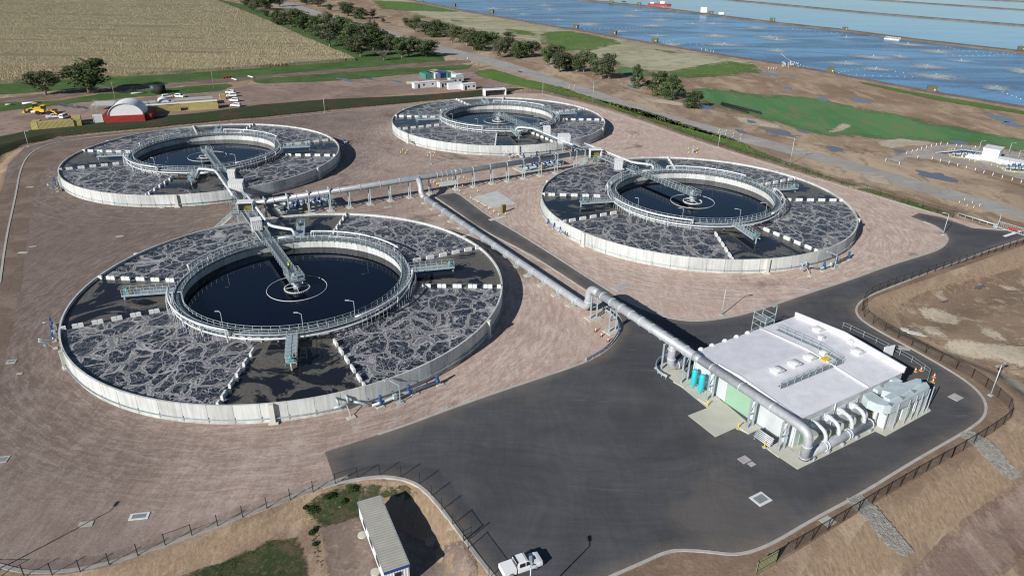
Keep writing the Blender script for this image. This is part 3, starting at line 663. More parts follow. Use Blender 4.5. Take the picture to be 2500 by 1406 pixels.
# ================================================================== TANKS
WZ=3.0; CZ=2.55
def arcpts(r,z,a0,a1,n): return [(r*math.cos(a0+(a1-a0)*i/n),r*math.sin(a0+(a1-a0)*i/n),z) for i in range(n+1)]
def rails(m,pts,h=1.1,w=.05,every=1,mid=2):
    for k in range(mid):
        m.tube([Vector(p)+Vector((0,0,h*(k+1)/mid)) for p in pts],w*.75,4,False)
    for i in range(0,len(pts),every): m.beam(pts[i],Vector(pts[i])+Vector((0,0,h)),w*1.3)
def make_tank():
    t=thing('aeration_tank','x','treatment tank',(0,0,0))
    m=MB(); pan=[];jn=[]; NPN=66; ro,ri=RT,RT-.32; H=3.52
    for i in range(NPN):
        a0=2*PI*i/NPN; a1=2*PI*(i+1)/NPN; g=.035/RT; n0=len(m.v)
        m.ring((0,0),ri,ro,-.1,H,a0+g,a1-g,4); pan+=[R_.random()]*(len(m.v)-n0); jn+=[0]*(len(m.v)-n0)
        n0=len(m.v); m.ring((0,0),ri+.01,ro-.03,-.1,H-.015,a1-g,a1+g,1); pan+=[.3]*(len(m.v)-n0); jn+=[1]*(len(m.v)-n0)
    m.build('outer_wall','wall',t,attrs={'panel':pan,'joint':jn})
    m=MB()
    for i in range(NPN): m.ring((0,0),ri-.02,ro+.02,H+.002,H+.03,2*PI*i/NPN,2*PI*(i+1)/NPN,4)
    for deg in (-140,-79.5,-20,40,100,160):
        a=rad(deg); m=MB(); m.box(((RT+.28)*math.cos(a),(RT+.28)*math.sin(a),1.78),(.62,.75,3.6),a)
        m.box(((RT+.25)*math.cos(a),(RT+.25)*math.sin(a),.15),(1.0,1.5,.3),a); m.build('buttress','concrete',t)
    m=MB(); m.ring((0,0),RT+.10,RT+.34,.86,.93,n=132)
    m.ring((0,0),RT+.33,RT+.36,.86,1.02,n=132)
    for i in range(132):
        a=2*PI*i/132
        if i%2==0: m.box(((RT+.12)*math.cos(a),(RT+.12)*math.sin(a),.85),(.06,.07,.9),a)
    m.build('cable_tray','galv',t)
    # baffle blocks
    for deg in (177,-152.5,-90.5,-60,.7,30,88.5,118):
        for r in (26.9,30.1,33.3,36.5,39.7,42.0):
            a=rad(deg); L=1.85 if r<42 else .8; c=(r*math.cos(a),r*math.sin(a),3.25); m=MB()
            for s in (-1,1):
                cc=(c[0]+math.cos(a)*s*L*.255,c[1]+math.sin(a)*s*L*.255,c[2]); m.box(cc,(L*.48,.42,.95),a); m.box((cc[0],cc[1],3.74),(L*.42,.28,.10),a)
            m.build('baffle_block','block',t)
    # inner ring wall
    m=MB(); pan=[];jn=[]
    for i in range(48):
        a0=2*PI*i/48; n0=len(m.v); g=.0012
        m.ring((0,0),22.05,22.43,.5,4.12,a0+g,a0+2*PI/48-g,3); pan+=[R_.random()]*(len(m.v)-n0); jn+=[0]*(len(m.v)-n0)
        n0=len(m.v); m.ring((0,0),22.08,22.40,.5,4.1,a0-g,a0+g,1); pan+=[.3]*(len(m.v)-n0); jn+=[1]*(len(m.v)-n0)
    m.build('inner_wall','wall',t,attrs={'panel':pan,'joint':jn})
    for i in range(48):
        a=2*PI*i/48; m=MB(); m.box((22.6*math.cos(a),22.6*math.sin(a),3.45),(.35,.28,1.9),a); m.build('wall_bracket','galv',t)
    m=MB(); m.ring((0,0),21.75,23.10,4.44,4.50,n=120); m.ring((0,0),23.10,23.18,4.30,4.62,n=120); m.ring((0,0),21.69,21.75,4.30,4.60,n=120)
    for i in range(96):
        a=2*PI*i/96; ca,sa=math.cos(a),math.sin(a); m.beam((21.7*ca,21.7*sa,4.35),(22.05*ca,22.05*sa,3.9),.08); m.beam((23.15*ca,23.15*sa,4.3),(22.45*ca,22.45*sa,3.7),.09)
    m.build('walkway','grating',t)
    for r in (21.72,23.14):
        m=MB(); n=84
        P_=[(r*math.cos(2*PI*i/n),r*math.sin(2*PI*i/n),4.55) for i in range(n)]
        for k in (.55,1.08): m.tube([(x,y,z+k) for x,y,z in P_],.038,4,False,True)
        for p in P_: m.beam(p,(p[0],p[1],p[2]+1.08),.07)
        m.build('handrail','rail',t)
    m=MB(); m.tube([(23.7*math.cos(2*PI*i/96),23.7*math.sin(2*PI*i/96),4.12) for i in range(96)],.19,6,False,True)
    m.tube([(23.35*math.cos(2*PI*i/96),23.35*math.sin(2*PI*i/96),4.75) for i in range(96)],.07,5,False,True)
    m.build('ring_pipe','air',t)
    for a0,a1 in ((97,38),(8,-48),(-103,-163),(171,130)):
        A0,A1=rad(a0),rad(a1); m=MB(); pts=arcpts(24.1,5.75,A0,A1,18)
        s=pts[0]; pts=[(s[0]*.985,s[1]*.985,4.3),(s[0]*.992,s[1]*.992,5.45)]+pts
        m.tube(pts,.21,8,True)
        n=int(abs(A1-A0)*24.1/.95)
        for i in range(1,n):
            a=A0+(A1-A0)*i/n; ca,sa=math.cos(a),math.sin(a)
            m.tube([(24.15*ca,24.15*sa,5.62),(24.6*ca,24.6*sa,5.3),(24.7*ca,24.7*sa,3.0)],.026,4,False)
        for i in range(0,n,6):
            a=A0+(A1-A0)*(i+.5)/n; ca,sa=math.cos(a),math.sin(a)
            m.beam((24.1*ca,24.1*sa,5.6),(23.8*ca,23.8*sa,2.9),.16); m.beam((23.15*ca,23.15*sa,4.5),(24.05*ca,24.05*sa,5.5),.08)
        m.build('air_header','air',t)
    # mixer platforms
    for deg in (-167.3,-75.8,14.8,103.4):
        a=rad(deg); u=Vector((math.cos(a),math.sin(a),0)); n=Vector((-u.y,u.x,0)); o=thing('mixer_platform',None,None); o.parent=t
        m=MB(); c=u*28.0+Vector((0,0,4.42)); m.box(c,(9.8,1.7,.10),a)
        for s in (-1,1): m.beam(u*23.15+n*s*.9+Vector((0,0,4.3)),u*33.1+n*s*.9+Vector((0,0,4.3)),.10,.34)
        for k in range(10): m.beam(u*(23.6+k)+n*.85+Vector((0,0,4.33)),u*(23.6+k)-n*.85+Vector((0,0,4.33)),.08)
        m.build('deck','galv',o)
        m=MB()
        for s in (-1,1): rails(m,[u*(23.4+k*1.2)+n*s*.88+Vector((0,0,4.47)) for k in range(9)],1.1,.05)
        rails(m,[u*33.0+n*s*.88+Vector((0,0,4.47)) for s in(-1,1)],1.1,.05)
        m.build('handrail','rail',o)
        m=MB(); q=u*32.2+Vector((0,0,4.5)); m.cyl(q,q+Vector((0,0,.9)),.33); m.cyl(q+Vector((0,0,.9)),q+Vector((0,0,1.15)),.24); m.box(q+n*.1+Vector((0,0,.2)),(.9,.8,.4),a); m.build('mixer_motor','teal',o)
        m=MB(); q=u*32.9; m.cyl(q+Vector((0,0,4.4)),q+Vector((0,0,2.2)),.13); m.box(q+Vector((0,0,3.3)),(.3,.3,.3),a); m.build('mixer_shaft','galv',o)
        m=MB(); q=u*31.4+n*.6+Vector((0,0,5.0)); m.box(q,(.5,.35,.7),a); m.beam(q,q-Vector((0,0,.6)),.08); m.build('control_box','olive',o)
    for deg in (-144,-110,-71,-45,60,150,15):
        a=rad(deg); u=Vector((math.cos(a),math.sin(a),0)); m=MB(); b=u*21.75+Vector((0,0,4.5))
        m.beam(b,b+Vector((0,0,3.1)),.08); e=b+Vector((0,0,3.1)); m.beam(e,e-u*.5+Vector((-.7,0,.05)),.07); m.box(e-u*.5+Vector((-.95,0,.05)),(.75,.3,.1)); m.build('walkway_lamp','rail',t)
    # centre of the clarifier
    m=MB(); m.ring((0,0),2.45,2.55,2.5,2.78,n=40)
    for k in range(4):
        a=PI*k/2+.4; m.beam((.5*math.cos(a),.5*math.sin(a),2.95),(2.5*math.cos(a),2.5*math.sin(a),2.8),.10)
    for k in range(40):
        a=2*PI*k/40; m.box((2.6*math.cos(a),2.6*math.sin(a),2.72),(.10,.10,.16),a)
    m.build('feed_well','offwhite',t)
    m=MB(); m.cyl((0,0,2.4),(0,0,3.7),.75,.75,14); m.cyl((0,0,3.7),(0,0,4.3),1.15,.9,14); m.build('centre_column','galv',t)
    m=MB(); m.tube([(6.05*math.cos(2*PI*i/72),6.05*math.sin(2*PI*i/72),2.62) for i in range(72)],.065,6,False,True); m.build('scum_ring','offwhite',t)
    return t
def ringwater(loc,i):
    m=MB(); aer=[]; rows=[rad(d) for d in (177,-152.5,-90.5,-60,.7,30,88.5,118)]
    quiet=[(rad(177),rad(207.5)),(rad(-90.5),rad(-60)),(rad(.7),rad(30)),(rad(88.5),rad(118))]
    na,nr=360,12; vs=[]
    for a_ in range(na):
        a=2*PI*a_/na; aa=a if a<PI else a-2*PI
        for k in range(nr+1):
            r=22.4+(RT-.25-22.4)*k/nr; vs.append((r*math.cos(a),r*math.sin(a),WZ))
            dm=min(abs(r*math.sin(aa-q)) if math.cos(aa-q)>0 else 99 for q in rows)
            inq=any(q0<=aa<=q1 or q0<=aa+2*PI<=q1 for q0,q1 in quiet)
            aer.append(-dm if inq else dm)
    fs=[(a_*(nr+1)+k,a_*(nr+1)+k+1,((a_+1)%na)*(nr+1)+k+1,((a_+1)%na)*(nr+1)+k) for a_ in range(na) for k in range(nr)]
    m.add(vs,fs); o=m.build('water','foam',attrs={'aer':aer}); o.location=loc; tag(o,kind='structure')
    m=MB(); m.add([(22.1*math.cos(2*PI*k/96),22.1*math.sin(2*PI*k/96),CZ) for k in range(96)],[tuple(range(96))]); o=m.build('water','clear'); o.location=loc; tag(o,kind='structure')
tank=make_tank()
TL=['nearest and largest-looking round concrete tank, lower left, its clarifier water almost black','round concrete tank at middle left, behind the nearest tank','farthest round concrete tank, at top centre below the road','round concrete tank at right, behind the silver roofed service road and white shed']
TL[3]='round concrete tank at centre right, between the service road and the boundary fence'
tanks=[]
for i,c in enumerate(TC):
    loc=(c[0],c[1],0); 
    if i==0: tank.location=loc; o=tank; o['label']=TL[0]; o['group']='round aeration tanks'
    else: o=copy_tree(tank,loc,0,TL[i],'round aeration tanks')
    tanks.append(o); ringwater(loc,i)
# ---- access bridges (local +x runs outward from the clarifier centre)
def make_bridge():
    t=thing('access_bridge','x','bridge')
    m=MB(); m.box((29.5,0,4.60),(55,1.6,.08))
    for s in (-1,1):
        m.beam((2,s*.88,4.5),(56.6,s*.88,4.5),.10,.34)
    for k in range(60): 
        if k*.92+2<56: m.beam((2+k*.92,-.6,4.5),(2+k*.92,.6,4.5),.06)
    m.build('deck','grating',t)
    m=MB()
    for s in (-1,1): rails(m,[(2+k*1.5,s*.88,4.66) for k in range(15)],1.1,.055); rails(m,[(25.4+k*1.5,s*.88,4.66) for k in range(21)],1.1,.055)
    for k in range(15):
        m.beam((2+k*1.5,1.05,4.3),(2+k*1.5,.88,5.0),.08); m.beam((2+k*1.5,-1.05,4.3),(2+k*1.5,-.88,5.0),.08)
    m.build('handrail','rail',t)
    m=MB(); m.box((1.2,0,4.66),(5.2,3.2,.10)); m.build('centre_platform','deck',t)
    m=MB(); c=[(-1.35,-1.55,4.72),(1,-1.55,4.72),(3.75,-1.55,4.72),(3.75,-.7,4.72)]; rails(m,c,1.1,.06); rails(m,[(x,-y,z) for x,y,z in c],1.1,.06); rails(m,[(-1.35,-1.55,4.72),(-1.35,0,4.72),(-1.35,1.55,4.72)],1.1,.06)
    m.build('platform_rail','rail',t)
    m=MB(); m.box((0,.3,5.15),(1.0,1.0,.9)); m.cyl((0,.3,5.6),(0,.3,6.0),.3); m.build('drive_unit','galv',t)
    m=MB()
    for s,zz in ((1.25,4.55),(1.6,4.75)):
        m.beam((24,s,zz),(55.5,s,zz),.25,.08); m.tube([(24,s,zz+.18),(55.5,s,zz+.18)],.09,6)
    for x in (27,31,35,39,43.4,48,52.5): m.beam((x,-.9,4.4),(x,1.5,4.4),.12)
    m.build('cable_rack','galv',t)
    m=MB()
    for x in (44.6,49,53.5):
        for s in (-.75,1.4): m.beam((x,s,0),(x,s,4.45),.16)
        m.box((x,.3,.06),(1.0,3.0,.2))
    m.build('support_leg','galv',t)
    return t
br=make_bridge()
BA=[rad(120.6),rad(-59.4),rad(-59.9),rad(120.1)]
BL=['steel walkway bridge into the nearest tank, a worker in lime vest on it','steel walkway bridge running from the tanks\' shared kiosk into the middle-left tank','steel walkway bridge into the centre of the farthest tank','steel walkway bridge from the right-hand kiosk into the centre-right tank']
for i in range(4):
    loc=(TC[i][0],TC[i][1],0)
    if i==0: br.location=loc; br.rotation_euler=(0,0,BA[0]); br['label']=BL[0]; br['group']='tank access bridges'
    else: copy_tree(br,loc,BA[i],BL[i],'tank access bridges')
# air supply pipe beside each bridge
ap=thing('air_supply_pipe','x','pipe')
m=MB(); pts=[(56,-2.0,5.9),(50,-2.0,5.9),(40,-2.0,5.9),(30.5,-2.0,5.9),(29.0,-2.6,5.9),(26.9,-4.2,5.9),(25.4,-5.9,5.8),(24.9,-6.2,5.3),(24.6,-6.3,4.3)]
m.tube(pts,.36,10); m.tube([(24.6,-6.1,4.25),(25.0,-4.5,4.25),(25.2,-2.5,4.25)],.3,8); m.build('pipe_run','air',ap)
for x in (31,37,43.3,49,54): m=MB(); m.beam((x,-2.45,5.45),(x,-.6,5.45),.12); m.beam((x,-2.45,5.5),(x,-2.45,6.35),.1); m.beam((x,-2.0,5.5),(x,-.7,4.5),.1); m.build('pipe_bracket','galv',ap)
for x in (45.2,50.5): m=MB(); m.beam((x,-2.45,0),(x,-2.45,5.5),.15); m.build('pipe_leg','galv',ap)
AL=['silver air pipe along the bridge of the nearest tank, turning down onto its ring','silver air pipe along the bridge of the middle-left tank','silver air pipe along the bridge of the farthest tank','silver air pipe along the bridge of the centre-right tank']
for i in range(4):
    loc=(TC[i][0],TC[i][1],0)
    if i==0: ap.location=loc; ap.rotation_euler=(0,0,BA[0]); ap['label']=AL[0]; ap['group']='tank air pipes'
    else: copy_tree(ap,loc,BA[i],AL[i],'tank air pipes')
# kiosks between tanks
def make_kiosk():
    t=thing('control_kiosk','x','kiosk')
    m=MB(); m.box((0,0,4.6),(6.4,4.6,.12)); m.build('platform','deck',t)
    m=MB(); L,W,H=3.6,2.2,2.7; z=4.68
    m.box((0,W/2,z+H/2),(L,.12,H)); m.box((-L/2,0,z+H/2),(.12,W,H)); m.box((L/2,0,z+H/2),(.12,W,H)); m.build('wall','offwhite',t)
    m=MB(); m.box((0,0,z+H+.08),(L+.4,W+.5,.16)); m.build('roof','white',t)
    m=MB(); m.box((-.65,.5,z+1.05),(1.2,.7,2.0)); m.box((.65,.5,z+1.05),(1.2,.7,2.0)); m.build('control_cabinet','olive',t)
    m=MB(); m.cyl((1.4,-.6,z),(1.4,-.6,z+.65),.16); m.build('fire_extinguisher','red',t)
    m=MB(); rails(m,[(-3.1,-2.2,4.68),(-1,-2.2,4.68),(1,-2.2,4.68),(3.1,-2.2,4.68)],1.1,.06); rails(m,[(-3.1,-2.2,4.68),(-3.1,0,4.68),(-3.1,2.2,4.68)],1.1,.06); m.build('handrail','rail',t)
    m=MB()
    for x in(-3,3):
        for y in (-2.1,2.1): m.beam((x,y,0),(x,y,4.6),.16)
    m.build('support_leg','galv',t)
    m=MB()
    for s in (-2.9,-1.9): m.beam((-3.2,s,4.5),(-8.6,s,.05),.10,.28)
    for k in range(18): m.box((-3.4-k*.29,-2.4,4.35-k*.245),(.28,1.0,.04))
    for s in (-2.9,-1.9): rails(m,[(-3.2-k*1.35,s,4.6-k*1.12) for k in range(5)],1.0,.05)
    m.build('stair','rail',t)
    return t
ks=make_kiosk()
kA=P(601,509,5.6); kD=P(1453,378,5.6)
ks.location=(kA.x,kA.y,0); ks.rotation_euler=(0,0,rad(8)); ks['label']='white open-fronted control kiosk with olive cabinets between the two left tanks'; ks['group']='control kiosks'
copy_tree(ks,(kD.x,kD.y,0),rad(8),'white open-fronted control kiosk with olive cabinets between the two right tanks','control kiosks')
def shelter(label,px,z,L,W,H,rz):
    c=P(*px,z+H/2); t=thing('equipment_cabin',label,'cabin',(c.x,c.y,z),rz,'ribbed cabins on the bridges')
    m=MB(); m.box((0,0,H/2),(L,W,H)); m.build('wall','shutter',t)
    m=MB()
    m.add([(-L/2-.1,-W/2-.1,H),(L/2+.1,-W/2-.1,H),(L/2+.1,W/2+.1,H+.35),(-L/2-.1,W/2+.1,H+.35),(-L/2-.1,-W/2-.1,H+.08),(L/2+.1,-W/2-.1,H+.08),(L/2+.1,W/2+.1,H+.45),(-L/2-.1,W/2+.1,H+.45)],[(3,2,1,0),(4,5,6,7),(0,1,5,4),(1,2,6,5),(2,3,7,6),(3,0,4,7)])
    m.build('roof','offwhite',t)
    m=MB(); m.box((0,0,-.12),(L+.4,W+1.0,.12)); m.beam((-L/2,-W/2,-.1),(-L/2,W/2+.8,-1.2),.1); m.beam((L/2,-W/2,-.1),(L/2,W/2+.8,-1.2),.1); m.build('base_frame','galv',t)
shelter('ribbed white cabin on the nearest tank\'s bridge, over its far rim',(626,549),4.7,2.3,1.6,2.5,rad(28))
shelter('large ribbed cabin on tall legs beside the middle-left tank\'s bridge',(577,455),4.9,3.8,2.4,2.5,rad(8))
shelter('small narrow ribbed cabin over the foam of the middle-left tank',(566,428),4.9,2.0,1.6,2.3,rad(8))
shelter('larger white cabin on legs beside the farthest tank\'s bridge',(1377,340),4.9,4.0,2.8,2.6,rad(8))
shelter('small white cabin over the foam of the farthest tank',(1335,319),4.9,2.4,1.8,2.3,rad(8))
shelter('white box cabin on the bridge over the centre-right tank\'s rim',(1510,402),4.9,2.2,1.8,2.8,rad(8))
# worker
def person(label,loc,rz,up='hivis',leg='navy',hat='yellow',lean=0):
    t=thing('person',label,'person',loc,rz,None)
    m=bpy.data.meshes.new('body'); J={}
    pts=[(0,0,.95),(0,0,1.2),(0,0,1.42),(0,0,1.52),(0,0,1.66),(.0,.11,.9),(.02,.12,.5),(0,.13,.08),(.14,.13,.04),(0,-.11,.9),(.06,-.12,.5),(.05,-.13,.08),(.19,-.13,.04),(0,.2,1.4),(.06,.27,1.12),(.25,.24,.98),(0,-.2,1.4),(.08,-.27,1.12),(.28,-.22,1.0)]
    ed=[(0,1),(1,2),(2,3),(3,4),(0,5),(5,6),(6,7),(7,8),(0,9),(9,10),(10,11),(11,12),(2,13),(13,14),(14,15),(2,16),(16,17),(17,18)]
    rr=[.15,.15,.15,.06,.1,.1,.075,.05,.045,.1,.075,.05,.045,.075,.05,.035,.075,.05,.035]
    m.from_pydata(pts,ed,[]); o=bpy.data.objects.new('body',m); COL.objects.link(o); o.parent=t
    md=o.modifiers.new('skin','SKIN'); 
    for v,r in zip(m.skin_vertices[0].data,rr): v.radius=(r,r)
    m.skin_vertices[0].data[0].use_root=True
    o.modifiers.new('sub','SUBSURF').levels=1; m.materials.append(MT[leg])
    v=MB(); v.tube([(0,0,.95),(0,0,1.15),(0,0,1.42),(0,0,1.5)],[.20,.2,.21,.12],10); v.build('vest',up,t)
    v=MB(); v.dome((0,0,1.66),.125,.125,.16); v.build('hard_hat',hat,t)
    v=MB(); v.dome((0,0,1.55),.10,.09,.14); v.build('face','skin',t)
    return t
pw=P(707,650,5.4); ub=Vector((math.cos(BA[0]),math.sin(BA[0]),0)); dd=(Vector((pw.x,pw.y,0))-Vector((TC[0][0],TC[0][1],0))).dot(ub)
wp=Vector((TC[0][0],TC[0][1],0))+ub*dd; person('worker in lime-yellow hi-vis vest standing on the bridge over the nearest tank',(wp.x,wp.y,4.66),rad(-60))
# ================================================================== MAIN PIPES
def collar(m,p,d,r,w=.12):
    d=Vector(d).normalized(); m.cyl(Vector(p)-d*w/2,Vector(p)+d*w/2,r,r,18)
a=P(624,496,5.45); b=P(1436,371,5.45)
t=thing('elevated_air_main','long silver air main raised on frames, crossing the yard between the kiosks','pipeline',(a.x,a.y,0))
m=MB(); m.cyl(a,b,.80,.80,18); m.build('pipe_run','pipe_grey',t,True)
L=(b-a).length; d=(b-a)/L; k=4.5
def col1(p,d_,r,w=.12): m_=MB(); collar(m_,p,d_,r,w); m_.build('collar','air',t,True)
while k<L: col1(a+d*k,d,.88); k+=5.95
for kk in (L*.50,L*.515,L*.53,L*.545,L*.56): col1(a+d*kk,d,.86,.08)
nrm=Vector((-d.y,d.x,0))
bases=[(640,524,1),(697,520,1),(750,516,1),(805,512,1),(857.5,509.4,0),(907,501,0),(955.7,492,0),(1002.7,483.8,0),(1052,475,0),(1118,465,0),(1158,457.6,0),(1202,449.6,0),(1241.7,444,0),(1281,437.6,0),(1320,430,0),(1357.6,423,1),(1394,411,1),(1430,398,1)]
for x,y,hi in bases:
    g=P(x,y); s=(g-a).dot(d); c=a+d*s; c.z=0; top=6.7 if hi else 4.62
    fo=MB()
    for sgn in (-.72,.72): q=c+nrm*sgn*1.0-nrm*.0; fo.beam(q,q+Vector((0,0,top)),.24)
    fo.beam(c-nrm*.8+Vector((0,0,4.55)),c+nrm*.8+Vector((0,0,4.55)),.22); fo.beam(c-nrm*.7+Vector((0,0,2.4)),c+nrm*.7+Vector((0,0,2.4)),.15); fo.beam(c-nrm*.7+Vector((0,0,2.4)),c+nrm*.7+Vector((0,0,4.4)),.08)
    if hi: fo.beam(c-nrm*.8+Vector((0,0,6.65)),c+nrm*.8+Vector((0,0,6.65)),.2)
    fo.build('support_frame','galv',t,True)
    pd=MB(); pd.box((c.x,c.y,.06),(1.7,2.9,.26),math.atan2(d.y,d.x)); pd.build('footing','slab',t,True)
# branch to the ground main, up and over the road to the blower shed
tee=a+d*((P(1024,437,5.45)-a).dot(d)); 
g0=P(1029,478,1.35); g1=P(1424,750,1.35)
dg=(g1-g0).normalized(); top=Vector((g1.x,g1.y,6.2)) 
# elevated part follows the feet of its frames
F1=[(1441,779),(1486,812),(1614,903),(1662,937),(1724,979),(1823,1047),(1898,1103)]; F2=[(1456,775),(1502,806),(1631,895),(1677,929),(1738,972),(1836,1041),(1912,1097)]
mid=[(P(*p)+P(*q))/2 for p,q in zip(F1,F2)]
e0=mid[0]; e1=mid[-1]; de=(e1-e0).normalized(); ZE=6.1
def onl(px,z):
    g=P(px[0],px[1],z); s=(g-e0).dot(de); q=e0+de*s; q.z=z; return q
rs=e0-de*1.9; rs.z=0
t=thing('blower_air_main','thick silver air main lying beside the service road, rising over it to the white shed','pipeline',(rs.x,rs.y,0))
def bend(p0,p1,p2,r,n=6):
    u=(p0-p1).normalized(); v=(p2-p1).normalized(); A=p1+u*r; B=p1+v*r
    return [A*(1-s)**2+p1*2*s*(1-s)+B*s**2 for s in [i/n for i in range(n+1)]]
gl=Vector((rs.x,rs.y,1.35)); up=Vector((rs.x,rs.y,ZE))
path=[tee]+bend(tee,Vector((g0.x,g0.y,5.45)),g0,.6)[1:] if False else [tee,Vector((tee.x*.6+g0.x*.4,tee.y*.6+g0.y*.4,4.9)),Vector((g0.x-dg.x*.3,g0.y-dg.y*.3,4.0)),Vector((g0.x-dg.x*.3,g0.y-dg.y*.3,2.6))]+[g0+dg*.9+Vector((0,0,.1)),g0+dg*2.2]
m=MB(); m.tube(path,.80,16); m.build('riser','pipe',t,True)
m=MB(); m.tube([g0+dg*2.0]+bend(g0,gl,up,1.9)+bend(gl,up,Vector((e1.x,e1.y,ZE)),1.9)+[up+de*3],.80,20); m.build('pipe_run','pipe',t,True)
red=onl((1690,872),ZE); red2=onl((1702,882),ZE)
m=MB(); m.tube([up+de*3,red],.80,20); m.tube([red,red2],[.80,.64],20); m.build('elevated_run','pipe',t,True)
elb=P(1963,1062,ZE); s=(elb-e0).dot(de); elb=e0+de*(s); elb.z=ZE; base=Vector((elb.x,elb.y,1.15))
m=MB(); m.tube([red2]+bend(red2,elb,base,1.9)+[base+Vector((0,0,.2))],.68,20); m.build('narrow_run','pipe',t,True)
Lg=(gl-g0).length; k=4
while k<Lg-2: col1(g0+dg*k,dg,.94); k+=5.6
k=4.5; Lt=(elb-up).length
while k<Lt-3:
    q=up+de*k; col1(q,de,(.94 if (q-red).dot(de)<0 else .75),.14); k+=2.9 if (q-red).dot(de)<-3 else 6.2
col1(base+Vector((0,0,2.6)),(0,0,1),.76); col1(base+Vector((0,0,.6)),(0,0,1),.76); col1(Vector((rs.x,rs.y,3.0)),(0,0,1),.92)
k=3
while k<Lg-3:
    q=g0+dg*k; q.z=0; s=MB(); s.box((q.x,q.y,.05),(1.4,2.3,.22),math.atan2(dg.y,dg.x)); s.build('footing','slab',t,True)
    s=MB(); nn=Vector((-dg.y,dg.x,0))
    for sg in(-.5,.5): s.beam(q+nn*sg,q+nn*sg+Vector((0,0,.75)),.14)
    s.beam(q-nn*.7+Vector((0,0,.62)),q+nn*.7+Vector((0,0,.62)),.16); s.build('saddle','galv',t,True); k+=5.6
ne=Vector((-de.y,de.x,0))
for i,(p,q) in enumerate(zip(F1,F2)):
    A,B=P(*p),P(*q); fz=ZE-(.86 if i<3 else .66)-.08; s=MB()
    s.beam(A,A+Vector((0,0,fz)),.26); s.beam(B,B+Vector((0,0,fz)),.26); s.beam(A+Vector((0,0,fz)),B+Vector((0,0,fz)),.28)
    for zz in (fz*.5,): s.beam(A+Vector((0,0,zz)),B+Vector((0,0,zz)),.18)
    s.beam(A+Vector((0,0,fz*.5)),B+Vector((0,0,fz*.95)),.10); s.build('support_frame','galv',t,True)
    c=(A+B)/2; s=MB(); s.box((c.x,c.y,.07),(3.0,2.2,.24),math.atan2((B-A).y,(B-A).x)); s.build('footing','slab',t,True)
# down pipe into the shed corner
dp=onl((1643,836),ZE); t2=thing('intake_pipe','silver pipe dropping from the air main to the left corner of the white shed','pipe',(dp.x,dp.y,0))
inw=Vector((-ne.x,-ne.y,0))*-1
q0=dp; m=MB(); b0=Vector((dp.x,dp.y,1.1)); inn=Vector((math.cos(rad(31.2)),math.sin(rad(31.2)),0))
m.tube([dp,dp-Vector((0,0,1.2))]+bend(dp,b0,b0+inn*5,1.4)+[b0+inn*4.2],.72,18); m.build('pipe_run','pipe',t2,True)
t=t2; col1(dp-Vector((0,0,1.3)),(0,0,1),.80); col1(dp-Vector((0,0,3.2)),(0,0,1),.80); col1(b0+inn*1.6,inn,.8)
# ================================================================== BLOWER SHED
BX=rad(31.2); NB=Vector((42.5,85.3,0)); UX=Vector((math.cos(BX),math.sin(BX),0)); UY=Vector((-math.sin(BX),math.cos(BX),0))
def LB(px,z):  # pixel on height z -> shed-local
    g=P(px[0],px[1],z)-NB; return Vector((g.dot(UX),g.dot(UY),z))
sh=thing('blower_shed','large white metal shed with pale green roller door and ribbed white roof','shed',NB,BX)
LX,LY=25.4,21.4; EV=5.4; RG=6.15; YR=11.4
m=MB()
m.add([(0,0,0),(LX,0,0),(LX,LY,0),(0,LY,0),(0,0,EV),(LX,0,EV),(LX,LY,EV),(0,LY,EV),(0,YR,RG),(LX,YR,RG)],[(0,1,5,4),(1,2,6,9,5),(2,3,7,6),(3,0,4,8,7)])
m.build('wall','cladw',sh)
def roofz(y): return EV+.12+(RG-EV)*(y/YR if y<YR else (LY-y)/(LY-YR))
m=MB()
for x0,x1 in ((-.15,15.8),(16.1,LX)):
    m.add([(x0,-.2,EV+.1),(x1,-.2,EV+.1),(x1,YR,RG+.12),(x0,YR,RG+.12),(x1,LY+.2,EV+.1),(x0,LY+.2,EV+.1),(x0,-.2,EV-.15),(x1,-.2,EV-.15),(x1,LY+.2,EV-.15),(x0,LY+.2,EV-.15)],[(0,1,2,3),(3,2,4,5),(0,6,7,1),(5,4,8,9),(0,3,5,9,6),(1,7,8,4,2)])
m.build('roof','roofw',sh)
m=MB(); m.tube([(15.95,-.2,EV+.22),(15.95,YR,RG+.26),(15.95,LY+.2,EV+.22)],.18,8)
m.build('roof_flashing','white',sh)
m=MB(); m.beam((-.16,-.2,EV+.14),(-.16,YR,RG+.18),.3,.25); m.beam((-.16,YR,RG+.18),(-.16,LY+.2,EV+.14),.3,.25); m.build('barge_flashing','white',sh)
m=MB(); m.beam((LX+.1,-.2,EV+.35),(LX+.1,YR,RG+.45),.35,1.2); m.beam((LX+.1,YR,RG+.45),(LX+.1,LY+.2,EV+.35),.35,1.2); m.build('parapet','white',sh)
dl=LB((1763.6,983),0).y; dr=LB((1819,1024),0).y; m=MB(); m.box((-.04,(dl+dr)/2,2.15),(.12,abs(dl-dr),4.3)); m.build('roller_door','door',sh)
m=MB(); m.beam((-.06,dl+.08,0),(-.06,dl+.08,4.35),.16,.14); m.beam((-.06,dr-.08,0),(-.06,dr-.08,4.35),.16,.14); m.beam((-.06,dl,4.4),(-.06,dr,4.4),.16,.16); m.build('door_frame','offwhite',sh)
m=MB(); m.box((1.6,-.05,1.05),(1.0,.1,2.1)); m.build('side_door','door',sh)
for y in (.25,LY-.3): m=MB(); m.tube([(-.18,y,0),(-.18,y,EV)],.07,6); m.build('downpipe','white',sh)
m=MB(); m.tube([(8.2,-.18,0),(8.2,-.18,EV)],.07,6); m.build('downpipe','white',sh)
